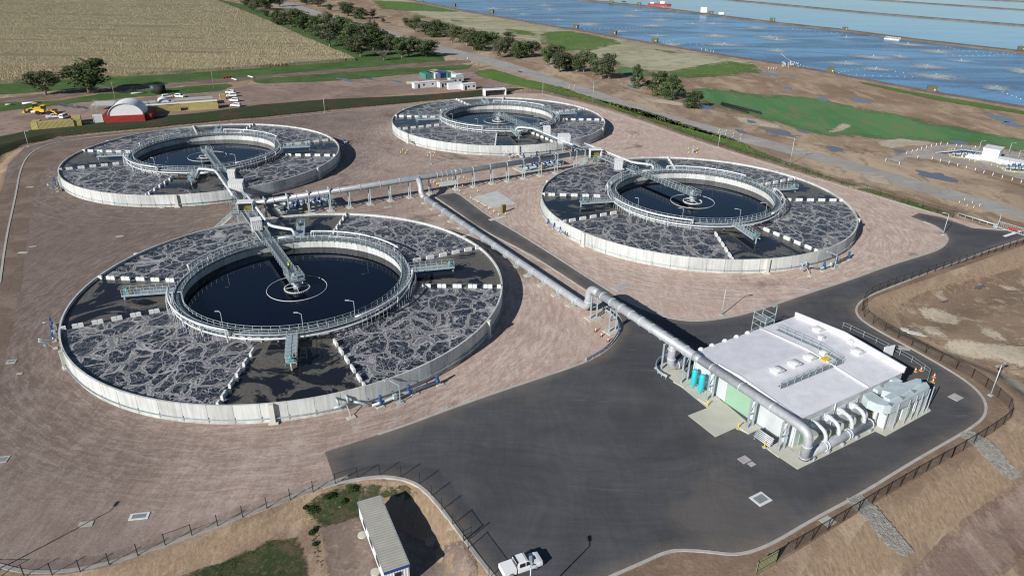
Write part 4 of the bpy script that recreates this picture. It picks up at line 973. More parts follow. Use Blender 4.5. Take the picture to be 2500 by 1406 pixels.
for px,s in (((1896,908),1),((1938,892),1),((1977,876),1),((2010,865),.65),((1997,806),.9),((2004,828),.5),((2078,838),.6),((2093,860),1)):
    g=LB(px,6.1); z=roofz(g.y)-.1; m=MB(); k=1.15*s; m.box((g.x,g.y,z+.25),(1.25*k,1.25*k,.6)); m.build('vent_curb','offwhite',sh)
    m=MB(); m.box((g.x,g.y,z+.58),(1.5*k,1.5*k,.16)); m.dome((g.x,g.y,z+.64),.86*k,.86*k,.22*k,4,3,PI/4); m.build('roof_ventilator','offwhite',sh)
for px in ((1714,848),(1740,838),(1770,826),(1800,817),(1828,808)):
    g=LB(px,5.9); m=MB(); m.dome((g.x,LY+.25,5.3),.6,.5,.55,10,4); m.build('eave_ventilator','offwhite',sh)
gp=[LB(p,6.0) for p in ((1897,797),(2062,873),(1906,944))]; gp[1].x=gp[0].x; gp[1].y=gp[2].y=(gp[1].y+gp[2].y)/2; yk=gp[1].copy(); yk.y=YR; (gp.insert(1,yk) if gp[0].y>YR>gp[-1].y else None)
for v in gp: v.z=roofz(v.y)+.05
off=Vector((-.7,-.7,0)); full=[]
for i in range(len(gp)-1):
    n=max(1,int((gp[i+1]-gp[i]).length/1.6)); full+=[gp[i].lerp(gp[i+1],k/n) for k in range(n)]
full.append(gp[-1]); m=MB(); rails(m,full[::1],.95,.045); rails(m,[p+off for p in full],.95,.045); m.build('roof_walkway_rail','rail',sh)
m=MB(); 
for i in range(len(gp)-1): m.beam((gp[i]+gp[i]+off)/2+Vector((0,0,.05)),(gp[i+1]+gp[i+1]+off)/2+Vector((0,0,.05)),.8,.06)
m.build('roof_walkway','deck',sh)
yb=LB((2013,880),6.1); m=MB(); 
for k in range(3): m.beam((yb.x-.5+k*.5,yb.y-.4,roofz(yb.y)),(yb.x-.5+k*.5,yb.y-.4,roofz(yb.y)+.6),.08)
m.box((yb.x,yb.y,roofz(yb.y)+.4),(1.5,1.0,.1)); m.build('step_over','yellow',sh)
# stair tower
g=LB((1879,790),5.5); st=thing('access_stair','galvanised caged stair rising behind the white shed to its roof','stair',NB+UX*g.x+UY*(LY+2.0),BX)
m=MB()
for x in (-1.2,1.2):
    for y in (-1.4,1.4): m.beam((x,y,0),(x,y,7.0),.1)
for z in (1.6,3.2,4.8,5.9,7.0):
    for a_,b_ in (((-1.2,-1.4),(1.2,-1.4)),((1.2,-1.4),(1.2,1.4)),((1.2,1.4),(-1.2,1.4)),((-1.2,1.4),(-1.2,-1.4))): m.beam((*a_,z),(*b_,z),.08)
m.build('frame','rail',st)
m=MB()
for f in range(4):
    s=1 if f%2 else -1; z=f*1.45
    for k in range(7): m.box((s*.5,-1.1*s+s*k*.33,z+.2+k*.2),(1.0,.28,.04))
m.box((0,0,5.8),(2.4,2.8,.08)); m.build('tread','deck',st)
m=MB(); m.beam((1.2,-1.4,5.9),(1.2,-1.4,9.0),.1); m.box((.6,-1.4,9.0),(1.1,.25,.1)); m.build('stair_light','rail',st)
# slabs
for lab,q in (('pale concrete apron before the pale green roller door',[(1679.5,1014.3),(1726.5,996),(1770,984),(1822,1028),(1796,1044.5),(1746.4,1067)]),('concrete strip under the air main along the shed front',[(1600,897),(1640,878),(1690,922),(1768,984),(1727,996),(1714,986),(1660,942)]),('small concrete pad at the shed front by the last bollard',[(1796,1045),(1820,1030),(1852,1049),(1827,1060)]),('concrete slab under the shed manifold and duct frames',[(1871,1095),(1900,1080),(1948,1040),(2060,990),(2200,930),(2240,960),(2273,1003),(2162,1065),(2137,1053),(1947,1146)])):
    o=MB().prism([Vector(p[:2]) for p in pl(q)],-.1,.055).build('concrete_slab','slab'); tag(o,lab,'concrete slab')
for lab,q in (('bare square concrete slab beside the service road',[(1150,484),(1214,467),(1260,498),(1200,509)]),('concrete slab with round cover beneath the elevated air main',[(1066,447),(1103,440),(1125,450),(1083,458)])):
    o=MB().prism([Vector(p[:2]) for p in pl(q)],-.1,.12).build('concrete_slab','slab_old'); tag(o,lab,'concrete slab')
# discharge manifold
mf=thing('discharge_manifold','horizontal silver manifold pipe on the slab by the shed, four curved branches entering it','pipe',NB,BX)
p0=LB((1966,1108),1.1); y_m=p0.y; p1=LB((2124,1034),1.1); x0,x1=p0.x,p1.x; y_m=(p0.y+p1.y)/2
m=MB(); m.tube([(x0-.6,y_m,1.1),(x1,y_m,1.1)],.74,20); m.build('manifold_pipe','pipe',mf)
for k in (.02,.26,.30,.62,.66,1.0): m=MB(); m.cyl((x0+(x1-x0)*k-.07,y_m,1.1),(x0+(x1-x0)*k+.07,y_m,1.1),.84,.84,18); m.build('flange','air',mf)
m=MB(); m.cyl((x0+1.5,y_m+.2,1.7),(x0+1.5,y_m+.2,2.15),.28); m.cyl((x0+1.5,y_m+.2,2.15),(x0+1.5,y_m+.2,2.25),.36); m.build('stub','air',mf)
for k in range(5): m=MB(); m.box((x0+1.2+k*(x1-x0-1.5)/4,y_m,.3),(.35,1.7,.5)); m.build('saddle','galv',mf)
for px in ((2016.7,1078),(2048,1061.5),(2079,1046),(2109,1031.7)):
    bx=LB(px,1.7).x; A=Vector((bx,y_m+.1,1.4)); B=Vector((bx,y_m+.1,3.4)); C_=Vector((bx-.2,-.9,3.7)); m=MB()
    m.tube([A]+bend(A,Vector((bx,y_m+.15,3.55)),C_,1.7)+[C_],.30,14); m.build('branch_pipe','air',mf)
    m=MB(); m.cyl((bx-.2,-1.1,3.7),(bx-.2,-.2,3.7),.40,.40,14); m.cyl((bx-1.0,-.75,3.7),(bx+.4,-.75,3.7),.34,.34,12); m.box((bx+.2,-.25,3.95),(1.9,.2,.7)); m.build('outlet_silencer','air',mf)
    m=MB(); m.cyl((bx+.3,-2.3,3.1),(bx+.3,-2.3,3.5),.22); m.build('valve','blue',mf)
# ducts and cabinets
hv=thing('ventilation_ductwork','galvanised sheet metal ducts on a frame at the shed\'s right end','ductwork',NB,BX)
def pr(px,z0,z1,name,mat): 
    m=MB(); m.prism([LB(p,z1)[:2] for p in px],z0,z1); return m.build(name,mat,hv)
pr([(2108,962),(2120,976),(2140,985),(2160,990),(2178,990),(2196,984),(2270,945),(2262,932),(2235,938),(2198,957),(2165,976),(2146,967),(2128,955)],3.5,5.0,'duct','duct')
pr([(2158,968),(2173,975),(2250,933),(2249,925),(2238,923),(2206,934),(2178,930),(2160,936),(2154,952),(2176,958)],4.0,5.3,'duct','duct')
for px_,z_,w_ in (((2150,950),4.6,1.5),((2196,932),4.9,1.3)):
    g=LB(px_,z_); m=MB(); m.box((g.x,g.y/2,z_-.5),(w_,abs(g.y)+.2,1.1)); m.build('wall_duct','duct',hv)
g=LB((2262,938),4.6); m=MB(); m.box((g.x,g.y+.6,2.2),(1.3,1.6,4.3)); m.build('drop_duct','duct',hv)
for px_ in ((2176,984),(2205,968),(2232,952),(2196,944)):
    g=LB(px_,5.1); m=MB(); m.add([(g.x-.6,g.y-.4,5.01),(g.x+.5,g.y-.2,5.06),(g.x-.2,g.y+.5,5.06),(g.x-.7,g.y-.5,5.03),(g.x+.5,g.y-.2,5.03),(g.x-.2,g.y+.5,5.03)],[(3,4,5),(0,1,4,3),(1,2,5,4),(2,0,3,5)]); m.build('duct_stiffener','grate',hv)
for p in ((2132,1044),(2155,1052),(2178,1048),(2205,1036),(2222,1026),(2237,1018),(2252,1010),(2262,1003)):
    g=LB(p,0); m=MB(); m.beam((g.x,g.y,0),(g.x,g.y,4.8),.14); m.build('support_post','galv',hv)
for lab,p,w in (('pale metal cabinet under the ducts, nearest the manifold',(2172,1040),3.2),('pale metal cabinet under the ducts, middle of three',(2210,1020),2.6),('pale metal cabinet under the ducts, farthest from the manifold',(2246,1002),2.8)):
    g=LB(p,0); c=thing('plant_cabinet',lab,'cabinet',NB+UX*g.x+UY*(g.y+1.1),BX,'cabinets under the ducts'); m=MB(); m.box((0,0,1.25),(w,2.0,2.4)); m.build('body','offwhite',c); m=MB(); m.box((0,0,2.5),(w+.15,2.15,.12)); m.build('lid','duct',c)
    m=MB(); m.box((0,-1.02,1.25),(.05,.05,2.3)); m.box((-w/4,-1.02,1.25),(.05,.05,2.3)); m.build('door_seam','galv',c)
g=LB((2225,925),0); bw=thing('bunded_pit','low concrete walled pit between the ducts and the road, traffic cones beside it','pit',NB+UX*(LX+2.4)+UY*1.0,BX)
m=MB()
for a_,b_ in (((-2,-3.5),(2,-3.5)),((2,-3.5),(2,3.5)),((2,3.5),(-2,3.5)),((-2,3.5),(-2,-3.5))): m.beam((*a_,.5),(*b_,.5),.25,1.0)
m.build('bund_wall','slab',bw); m=MB(); m.box((0,0,.06),(3.7,6.7,.1)); m.build('floor','slab_old',bw)
# rear handrail along the right side of the shed
rl=[P(*p) for p in ((2057,800),(2075,808),(2107,823),(2138,838),(2165,852),(2195,868),(2225,884),(2255,905),(2268,915),(2262,935))]
rt=thing('guard_rail','galvanised pipe guard rail behind the right side of the white shed','guard rail',rl[0]); m=MB()
rails(m,rl,1.2,.045); m.build('rail','rail',rt,True)
m=MB(); m.box((0,0,1.2),(2.4,.15,2.4)); o=m.build('screen_wall','white'); o.location=P(2165,872); o.rotation_euler=(0,0,rad(20)); tag(o,'small white upright panel beside the shed\'s rear guard rail','panel')
# cyan tanks
for i,(b,tp) in enumerate((((1691.5,945.5),(1700,901)),((1709,960),(1718,913.5)))):
    g=P(*b); h=HG(b,tp); c=thing('pressure_tank','turquoise upright pressure tank before the shed, '+('nearer its left corner' if i==0 else 'nearer the green door'),'tank',g,0,'turquoise pressure tanks')
    m=MB(); m.tube([(0,0,.45),(0,0,.6),(0,0,.8),(0,0,h-.35),(0,0,h-.12),(0,0,h)],[.15,.38,.48,.48,.36,.1],16); m.build('vessel','cyan',c)
    for k in range(3):
        a_=2*PI*k/3; m=MB(); m.beam((.35*math.cos(a_),.35*math.sin(a_),.8),(.4*math.cos(a_),.4*math.sin(a_),.0),.09); m.build('leg','cyan',c)
    m=MB(); m.tube([(.3,-.4,.9),(.9,-.6,.9),(.9,-.6,1.6)],.05,6); m.tube([(.45,0,2.2),(.95,0,2.2)],.05,6); m.build('fitting','galv',c)
# bollards yellow
bo=None
yb_=[((1727,992),'yellow bollard at the left corner of the roller-door apron'),((1802,1046),'yellow bollard at the right corner of the roller-door apron'),((1866,1092),'yellow bollard beside the stack of leaning pipes')]
for p,l in yb_:
    if bo is None:
        bo=thing('bollard',l,'bollard',P(*p),0,'yellow bollards by the shed'); m=MB(); m.tube([(0,0,0),(0,0,1.05),(0,0,1.15)],[.11,.11,.04],10); m.build('post','yellow',bo); m=MB(); m.box((0,0,.03),(.6,.6,.08)); m.build('base','slab',bo)
    else: copy_tree(bo,P(*p),0,l)
pp=thing('pipe_rack','rack of shiny metal pipes leaning by the shed wall near the last bollard','rack',P(1868,1078),BX); m=MB()
for k in range(6): m.tube([(-.3-.12*k,-1.6,1.6-k*.22),(-.3-.12*k,1.5,1.6-k*.22)],.09,8)
m.build('pipe','air',pp); m=MB()
for y in(-1.3,1.2): m.beam((0,y,0),(-.2,y,1.8),.1); m.beam((-1.1,y,0),(-.2,y,1.8),.08)
m.build('frame','galv',pp)
# w-beam crash barriers
def barrier(label,px,h=.75):
    q=[P(*p) for p in smooth(px,2)]; t=thing('crash_barrier',label,'barrier',q[0]); m=MB()
    for k in (.45,.62,.79): m.tube([p+Vector((0,0,k)) for p in q],.10,5)
    m.build('beam','galv',t,True); m=MB()
    for p in q[::3]: m.beam(p,p+Vector((0,0,.8)),.14)
    m.build('post','galv',t,True)
barrier('curved steel crash barrier around the road corner under the air main',[(1470,758),(1492,772),(1508,790),(1512,808),(1500,832),(1478,856),(1455,870),(1430,884)])
barrier('short curved crash barrier at the shed corner slab',[(1640,868),(1612,878),(1600,893),(1602,908),(1612,918),(1628,926)])
# ================================================================== valve runs at the tanks
def make_valves():
    t=thing('valve_pipework','x','pipework'); m=MB()
    m.tube([(0,0,.75),(12.5,0,.75)],.26,10); m.tube([(-2.4,1.5,1.7),(-1.6,1.0,1.5),(0,0,.8)],.22,8); m.tube([(-5.6,1.6,1.7),(-2.4,1.5,1.7)],.24,8)
    for x in (-4.8,-3.2): m.tube([(x,1.6,1.7),(x,1.8,2.6),(x,2.6,2.75)],.22,8)
    m.build('pipe_run','galv',t)
    for x in (1.6,6.8,12.2): m=MB(); m.cyl((x-.3,0,.8),(x+.3,0,.8),.40,.40,12); m.box((x,0,1.4),(.42,.42,.8)); m.cyl((x,0,1.8),(x,0,2.1),.24); m.build('valve','blue',t)
    for x in (1.4,7.8,12.6,-3.6):
        m=MB(); m.box((x,-.1,.06),(1.3,.9,.2))
        if x>2: m.box((x,0,.35),(.25,.4,.5))
        if x<0: m.beam((-3.6,0,0),(-3.6,1.3,1.6),.12)
        m.build('footing','slab',t)
    m=MB(); m.beam((4.6,-1.0,0),(4.6,-1.0,3.4),.13); m.beam((4.6,-1.0,3.4),(3.6,.6,4.0),.10); m.box((3.3,.9,4.05),(.9,.35,.12),rad(30)); m.box((4.0,-.4,1.2),(.6,.5,.9)); m.box((4.6,-1,.06),(1.1,.8,.2)); m.build('lamp_post','rail',t)
    return t
vr=make_valves()
vl=[((908,1000),(1020,958),'blue-valved pipework along the foot of the nearest tank, right of its front buttress',0),((2000,664),(2070,634),'blue-valved pipework along the foot of the centre-right tank, by the perimeter road',3),((430,504),(535,494),'blue-valved pipework along the foot of the middle-left tank, near the kiosk legs',1),((1268,390),(1330,382),'blue-valved pipework along the foot of the farthest tank, near the kiosk',2)]
for i,(p,q,l,ti) in enumerate(vl):
    A,B=P(*p),P(*q); an=math.atan2(B.y-A.y,B.x-A.x)
    if i==0: vr.location=A; vr.rotation_euler=(0,0,an); vr['label']=l; vr['group']='valve pipework at the tanks'
    else: copy_tree(vr,A,an,l,'valve pipework at the tanks')
for (p,q,l) in (((139,463),(130,428),'blue-valved pipework at the left edge of the middle-left tank'),((1005,352),(963,320),'blue-valved pipework at the left edge of the farthest tank'),((1372,574),(1330,545),'blue-valved pipework at the left edge of the centre-right tank'),((133,838),(128,800),'grey valve stand and lamp at the left edge of the nearest tank'),((838,360),(846,345),'blue-valved pipework in the shadow at the right edge of the middle-left tank')):
    A,B=P(*p),P(*q); an=math.atan2(B.y-A.y,B.x-A.x); copy_tree(vr,A,an,l,'valve pipework at the tanks',None,(.62,-1 if False else .8,.9))
# pump skids
def make_skid():
    t=thing('pump_skid','x','pump station'); m=MB(); m.box((0,0,.1),(17,7,.25)); m.build('base_slab','slab',t)
    for k in range(7):
        x=-3.5+k*1.5; y=-.6+.9*(k%2); m=MB(); m.cyl((x,y,.3),(x,y,1.0),.42,.5,10); m.cyl((x,y,1.0),(x,y,1.9),.30,.30,10); m.cyl((x,y,1.9),(x,y,2.7),.38,.38,10); m.build('pump','blue',t)
    for y in (-2.4,2.2): m=MB(); m.tube([(-8,y,1.3),(6,y,1.3),(6.6,y,.9),(6.6,y,.2)],.36,10); m.build('header_pipe','galv',t)
    for k in range(6): m=MB(); x=-3+k*1.7; m.tube([(x,-2.4,1.3),(x,-1.4,1.7),(x,0,1.5),(x,1.4,1.2),(x,2.2,1.3)],.17,7); m.build('cross_pipe','air',t)
    for k in range(4): m=MB(); x=-6.5+k*.0+k*3.4; m.cyl((x,-2.4,1.3),(x+.5,-2.4,1.3),.5,.5,10); m.box((x+.25,-2.4,2.0),(.4,.4,.7)); m.build('valve','blue',t)
    m=MB(); c=[(5.2,-2.6,2.2),(7.6,-2.6,2.2),(7.6,2.4,2.2),(5.2,2.4,2.2)]; rails(m,c,1.1,.06); m.box((6.4,0,2.15),(2.6,5.2,.1)); 
    for x,y,z in c: m.beam((x,y,0),(x,y,2.2),.12)
    m.build('platform','rail',t)
    m=MB(); m.box((-1,-3.0,1.0),(1.1,.5,1.8)); m.box((1.6,2.9,1.0),(.8,.5,1.7)); m.build('control_box','olive',t)
    m=MB()
    for x,y in ((-5,1),(-2,-1.6),(3.5,1.5)): m.cyl((x,y,1.2),(x,y,3.2),.12)
    m.build('vent_stack','black',t)
    return t
sk=make_skid(); s0=P(745,499,1.0); s1=P(1318,402,1.0); dv=math.atan2(d.y,d.x)
sk.location=(s0.x,s0.y,0); sk.rotation_euler=(0,0,dv); sk['label']='blue pumps and valves beyond the nearest tank, under the air main\'s left end'; sk['group']='pump stations'
copy_tree(sk,(s1.x,s1.y,0),dv,'blue pumps and valves near the right kiosk, under the air main\'s right end','pump stations')
# ================================================================== small yard things
def fence(label,px,h,step=3.0,chain='chain',toprail=True):
    q=[PT(*p) for p in smooth(px,1)]; q=[Vector((v.x,v.y,0)) for v in q]; d=[0]
    for i in range(1,len(q)): d.append(d[-1]+(q[i]-q[i-1]).length)
    n=int(d[-1]/step); pts=[]; j=0
    for k in range(n+1):
        s=k*d[-1]/n
        while j<len(q)-2 and d[j+1]<s: j+=1
        f=(s-d[j])/max(1e-6,d[j+1]-d[j]); p=q[j].lerp(q[j+1],f); p.z=T(p.x,p.y); 
        if p.z>-.12: p.z=0
        pts.append(p)
    t=thing('mesh_fence',label,'fence',pts[0]); Z=Vector((0,0,h))
    for p in pts: m=MB(); m.beam(p-Vector((0,0,.2)),p+Z*1.05,.085); m.build('post','fence',t,True)
    m=MB(); m.add([v for p in pts for v in (p+Vector((0,0,.05)),p+Z)],[(2*i,2*i+2,2*i+3,2*i+1) for i in range(len(pts)-1)]); m.build('wire_mesh',chain,t,True)
    m=MB()
    for i in range(len(pts)-1):
        if toprail or i%7==0: m.beam(pts[i]+Z,pts[i+1]+Z,.045)
    m.build('top_rail','fence',t,True); return t
fence('black mesh fence at lower left, curving around the bank by the long site office',[(-60,1405),(10,1408),(72,1407),(137,1402),(204,1395),(269,1379),(334,1358),(398,1334),(462,1311),(525,1288),(642,1245),(752,1205),(807,1187),(856,1170),(903,1161),(953,1158),(997,1168),(1035,1185),(1057,1215),(1082,1249),(1108,1285),(1132,1320)],1.85,3.0,'chain',False)
fence('black mesh fence on the kerb between the open gate and the white pickup',[(1143,1339),(1169,1377),(1194,1412)],1.85,3.0)
fence('black mesh fence along the right bank, looping round the road end by the shed',[(2560,578),(2495,597),(2330,648),(2220,684),(2135,715),(2112,729),(2105,742),(2104,765),(2109,775),(2122,786),(2143,800),(2205,833),(2278,874),(2353,912),(2390,934),(2446,980),(2466,1000),(2470,1018),(2452,1036),(2403,1069),(2323,1117)],1.85,3.0,'chain_dk')
fence('black mesh fence on top of the tan bank at lower right, above the rock chutes',[(2323,1117),(2235,1166),(2140,1222),(2037,1285),(1962,1330),(1898,1366)],1.85,3.0,'chain_dk')
fence('black mesh fence below the dark swale north-west of the tanks',[(-60,440),(0,374),(60,352),(140,336),(340,316),(600,292),(800,272)],1.85,3.0,'chain')
fence('black mesh fence from the dark swale to the open shelter behind the farthest tank',[(800,272),(940,258),(1075,245),(1180,236)],1.85,3.0,'chain')
fence('black mesh fence along the public road verge, from the farthest tank to the gate',[(1236,227),(1330,228),(1450,256),(1570,293),(1700,340),(1950,419),(2100,464),(2325,531)],1.85,4.3,'chain')
gt=thing('slatted_gate','leaning green-brown slatted gate panel at the foot of the picture','gate',PT(1848,1398),0); A,B=PT(1846,1400),PT(1894,1372); m=MB(); u=(B-A)
for k in range(14): p=A+u*(k/13); m.box((p.x,p.y,p.z+1.05),(.17,.06,2.0),math.atan2(u.y,u.x))
m.build('slat','timber',gt,True); m=MB(); m.beam(A,A+Vector((0,0,2.2)),.1); m.beam(B,B+Vector((0,0,2.2)),.1); m.beam(A+Vector((0,0,1.8)),B+Vector((0,0,1.8)),.08); m.beam(A+Vector((0,0,.4)),B+Vector((0,0,.4)),.08); m.build('frame','fence',gt,True)
g2=thing('swing_gate','small open black pipe gate beside the kerb, between the site office and the pickup','gate',PT(1133,1320),0); A=PT(1133,1322); B=PT(1152,1312); m=MB()
for p in (A,B): m.beam(p,p+Vector((0,0,1.9)),.07)
for z in (.15,1.0,1.85): m.beam(A+Vector((0,0,z)),B+Vector((0,0,z)),.05)
m.build('frame','fence',g2,True)
# lamps
LPP=None
def lamp(label,base,h,mat='rail',twin=False,aim=0,cat='lamp post',name='lamp_post'):
    t=thing(name,label,cat,base,aim,'tall lamp posts'); m=MB(); m.tube([(0,0,0),(0,0,h)],[.11,.07],8); m.box((0,0,.05),(.7,.7,.16)); m.build('pole',mat,t)
    for s in ((-1,1) if twin else (1,)): m=MB(); m.beam((0,0,h),(s*.9,0,h+.1),.08); m.box((s*1.15,0,h+.1),(.8,.35,.14)); m.build('lamp_head','galv',t)
    return t
for b_,tp,l,tw,az in (((2418,965),(2441,890),'tall floodlight mast by the fence at far right of the asphalt loop',True,.5),((1762,769),(1774,705),'slim lamp post on the gravel point between tank and asphalt road',False,.2),((2302,573),(2313,523),'lamp post on the kerb of the road near the entrance gate',False,2.4),((70,358),(60,321),'lamp post on the kerb at the yard\'s upper left corner',False,0),((793,275),(791,241),'lamp post at the fence between the two left and farthest tanks',False,1),((1447,250),(1450,199),'utility-height lamp pole on the bright weeds behind the farthest tank',True,.3),((1325,229),(1325,200),'lamp post at the fence corner right of the open shelter',False,1),((1928,402),(1940,336),'tall lamp pole casting a long shadow over the public road',True,0.4),((1753.6,359),(1759,322),'lamp post on the verge behind the centre-right tank',True,.2),((1052.5,400),(1052,371),'lamp post on open gravel left of the farthest tank\'s foot',False,0),((1990,650),(1997,640),'short lamp post',False,0)):
    if 'short' in l: continue
    lamp(l,P(*b_),HG(b_,tp),'rail',tw,az)
def mast(sh_px,h,label):
    S=P(*sh_px); o=S-Vector((math.cos(SAZ),math.sin(SAZ),0))*(h/math.tan(SEL)); t=lamp(label,o,h,'rail',False,PI/2); return t
def proj(v):
    r=v-Vector((0,0,HC)); zc=r.dot(FV); return 1250+F*r.dot(CX)/zc,703-F*r.dot(CY)/zc
best=min(((lambda q:abs(q[0]-1296)+.6*abs(q[1]-1392))(proj(Vector((*(P(1440,1332)-Vector((math.cos(SAZ),math.sin(SAZ),0))*(h/math.tan(SEL)))[:2],h)))),h) for h in [3+.1*k for k in range(90)])[1]
mast((1440,1332),best,'lamp mast rising from the bottom edge beside the white pickup')
mast((270,1246),9.0,'lamp mast outside the lower left corner, its long shadow crossing the gravel')
# bollards orange/yellow
def make_cone(kind):
    if kind=='bollard':
        t=thing('safety_bollard','x','bollard'); m=MB(); m.tube([(0,0,0),(0,0,.06)],.26,10); m.build('base','black',t); m=MB(); m.tube([(0,0,.05),(0,0,.5)],[.14,.12],8); m.tube([(0,0,.72),(0,0,1.0),(0,0,1.1)],[.11,.11,.05],8); m.build('post','orange' if 0 else 'yellow',t); m=MB(); m.tube([(0,0,.5),(0,0,.72)],.125,8); m.build('reflective_band','white',t)
    else:
        t=thing('traffic_cone','x','cone'); m=MB(); m.box((0,0,.04),(.62,.62,.08)); m.build('base','yellow' if kind=='y' else 'black',t); m=MB(); m.tube([(0,0,.05),(0,0,.45)],[.25,.17],10); m.tube([(0,0,.75),(0,0,1.05)],[.11,.07],10); m.build('cone_body','orange',t); m=MB(); m.tube([(0,0,.45),(0,0,.75)],[.175,.115],10); m.build('reflective_band','white',t)
    return t
bp=None
def place(kind,px,label,group,proto={}):
    loc=P(*px)
    if kind not in proto:
        t=make_cone(kind); proto[kind]=t; t.location=loc; t.scale=(.85,.85,.88); t['label']=label; t['group']=group; return t
    return copy_tree(proto[kind],loc,0,label,group)
zz=[(547,335),(573,312),(600,365),(647,400),(693,425),(785,430),(905,420),(1035,395),(1172,375),(1148,292),(1100,280),(1060,255),(983,250),(873,270),(780,285),(678,300)]
for p in zz: place('bollard',(980+p[0]/6.944,400+p[1]/6.944),'yellow and white bollard in the ring round the slab under the air main','bollards round the slab under the air main')
for p in [(993,480),(1065,530),(1172,598),(1295,668),(1405,740),(1483,780),(1565,835),(1645,888),(1762,875),(1295,480)]: place('bollard',(980+p[0]/6.944,400+p[1]/6.944),'yellow and white bollard in the row between service road and square slab','bollards between service road and square slab')
for p in [(978,375),(983,369),(990,377),(994,371)]: place('bollard',p,'yellow and white bollard in the cluster left of the farthest tank\'s foot','bollard cluster on the gravel')
for p in [(1044,383),(1049,376),(1058,383),(1061,376)]: place('bollard',p,'yellow and white bollard beside the lamp post on open gravel','bollards by the gravel lamp post')
for p in [(1680,376),(1681,366),(1700,376),(1702,366)]: place('bollard',p,'yellow bollard guarding the grey standpipe behind the centre-right tank','bollards round the standpipe')
for p in [(2341,498),(2354,491),(2360,506),(2376,510),(2373,498),(2391,505)]: place('bollard',p,'yellow and white bollard on the roadside valve slab near the gate','bollards on the roadside valve slab')
for p in [(1754,328),(1757,320),(1771,331),(1773,322),(1789,337),(1791,329),(1807,342),(1809,333)]: place('bollard',p,'white and orange bollard guarding a pit cover on the public road verge','bollards by the verge pit covers')
for p in [(1388,218),(1401,219),(1390,212),(1402,212)]: place('bollard',p,'white bollard beside the pit cover on the road verge right of the shelter','bollards at the far verge pit')
for p,l in (((1454,809),'orange and white cone on gravel by the pipe frames, farthest of three'),((1468,821),'orange and white cone on gravel by the pipe frames, middle of three'),((1484.5,833),'orange and white cone on gravel by the pipe frames, nearest of three')): place('c',p,l,'cones beside the pipe frames')
for p,l in (((2234,907),'orange and white cone at the shed\'s rear guard rail, left one'),((2248,905),'orange and white cone at the shed\'s rear guard rail, right one'),((2280,921),'orange and white cone outside the guard rail corner, farther one'),((2277,933),'orange and white cone outside the guard rail corner, nearer one')): place('y',p,l,'cones behind the shed')
# standpipe, signboard, pit covers
m=MB(); m.box((0,0,.9),(.5,.5,1.8)); m.cyl((0,0,1.8),(0,0,2.6),.15); o=m.build('standpipe','galv'); o.location=P(1691,373); tag(o,'grey standpipe between yellow bollards behind the centre-right tank','standpipe')
m=MB(); m.box((0,0,1.1),(1.5,.7,2.2)); o=m.build('electrical_cabinet','olive'); o.location=P(1229,519); o.rotation_euler=(0,0,rad(50)); tag(o,'tall narrow olive cabinet at the near corner of the square slab','cabinet')
CV=[((340,1260),2.4,1.2,10,'grated drain with white frame near the bottom fence, right of the mast shadow'),((210,1279),1.7,.9,12,'small pale cover crossed by the long mast shadow at lower left'),((28,883),1.5,1.3,15,'square grated pit on the gravel left of the nearest tank'),((48,912),.9,.6,10,'tiny pale cover just below the square pit at left edge'),((4,1122),1.8,1.5,10,'grated pit cut by the left edge of the picture'),((293,577),1.8,.8,12,'pale pit cover between the two left tanks'),((57,617),2.2,1.0,0,'pale pit cover at the left, on the upper gravel'),((80,602),1.6,.5,20,'thin pale cover above the left pit cover'),((74,457),2.0,.9,0,'pit cover on the gravel left of the middle-left tank'),((1817,1122),1.6,1.3,31,'larger of two small covers on the asphalt before the shed'),((1835,1133),1.0,.8,31,'smaller of two small covers on the asphalt before the shed'),((1857,1218),2.4,2.0,31,'square grated drain with white frame on the asphalt, lower right'),((2021,1273),1.8,1.5,31,'pale cover in the soil between kerb and lower right fence'),((2333,970),2.0,1.6,31,'pale cover on the asphalt loop right of the ducts'),((1088,998),1.2,1.0,20,'pale cover by the kerb below the nearest tank\'s valves'),((948,506),2.2,1.2,30,'pale cover under the air main left of its branch'),((1251,453),1.8,1.4,30,'pale cover on gravel left of the centre-right tank'),((1272,447),2.6,1.0,0,'long pale cover near the centre-right tank'),((1519,701),4.6,2.2,35,'long white slab cover above the service road bend'),((1961,703),2.6,1.4,-20,'pale cover by the kerb below the centre-right tank\'s valves'),((2207,850),2.0,1.3,-20,'pale cover on the asphalt behind the shed'),((1395,489),2.0,.9,30,'small white cover near the pump skid')]
cv0=None
for p,a_,b_,rz,l in CV[:-1]:
    loc=PT(*p) if p[0]==2021 else P(*p); t=thing('pit_cover',l,'pit cover',(loc.x,loc.y,max(loc.z,0)+ (0 if p[0]==2021 else .012)),rad(rz),'concrete pit covers')
    m=MB(); m.box((0,0,.03),(a_,b_,.07)); m.build('frame','block' if 'frame' in l else 'kerb',t)
    if 'grat' in l: m=MB(); m.box((0,0,.045),(a_*.72,b_*.62,.06)); m.build('grate','grate',t)
for p,a_,l in (((2205,805),2.0,'small pale slab at the top of the right basin floor'),((2240,815),4.0,'long pale slab on the right basin floor'),((1215,533),5.4,'thin pale slab beside the service road end')):
    loc=PT(*p,.05) if p[0]>2000 else P(*p); m=MB(); m.box((0,0,.04),(a_,1.3,.1)); o=m.build('concrete_slab','slab_old'); o.location=loc; o.rotation_euler=(0,0,rad(-25) if p[0]>2000 else rad(40)); tag(o,l,'concrete slab')
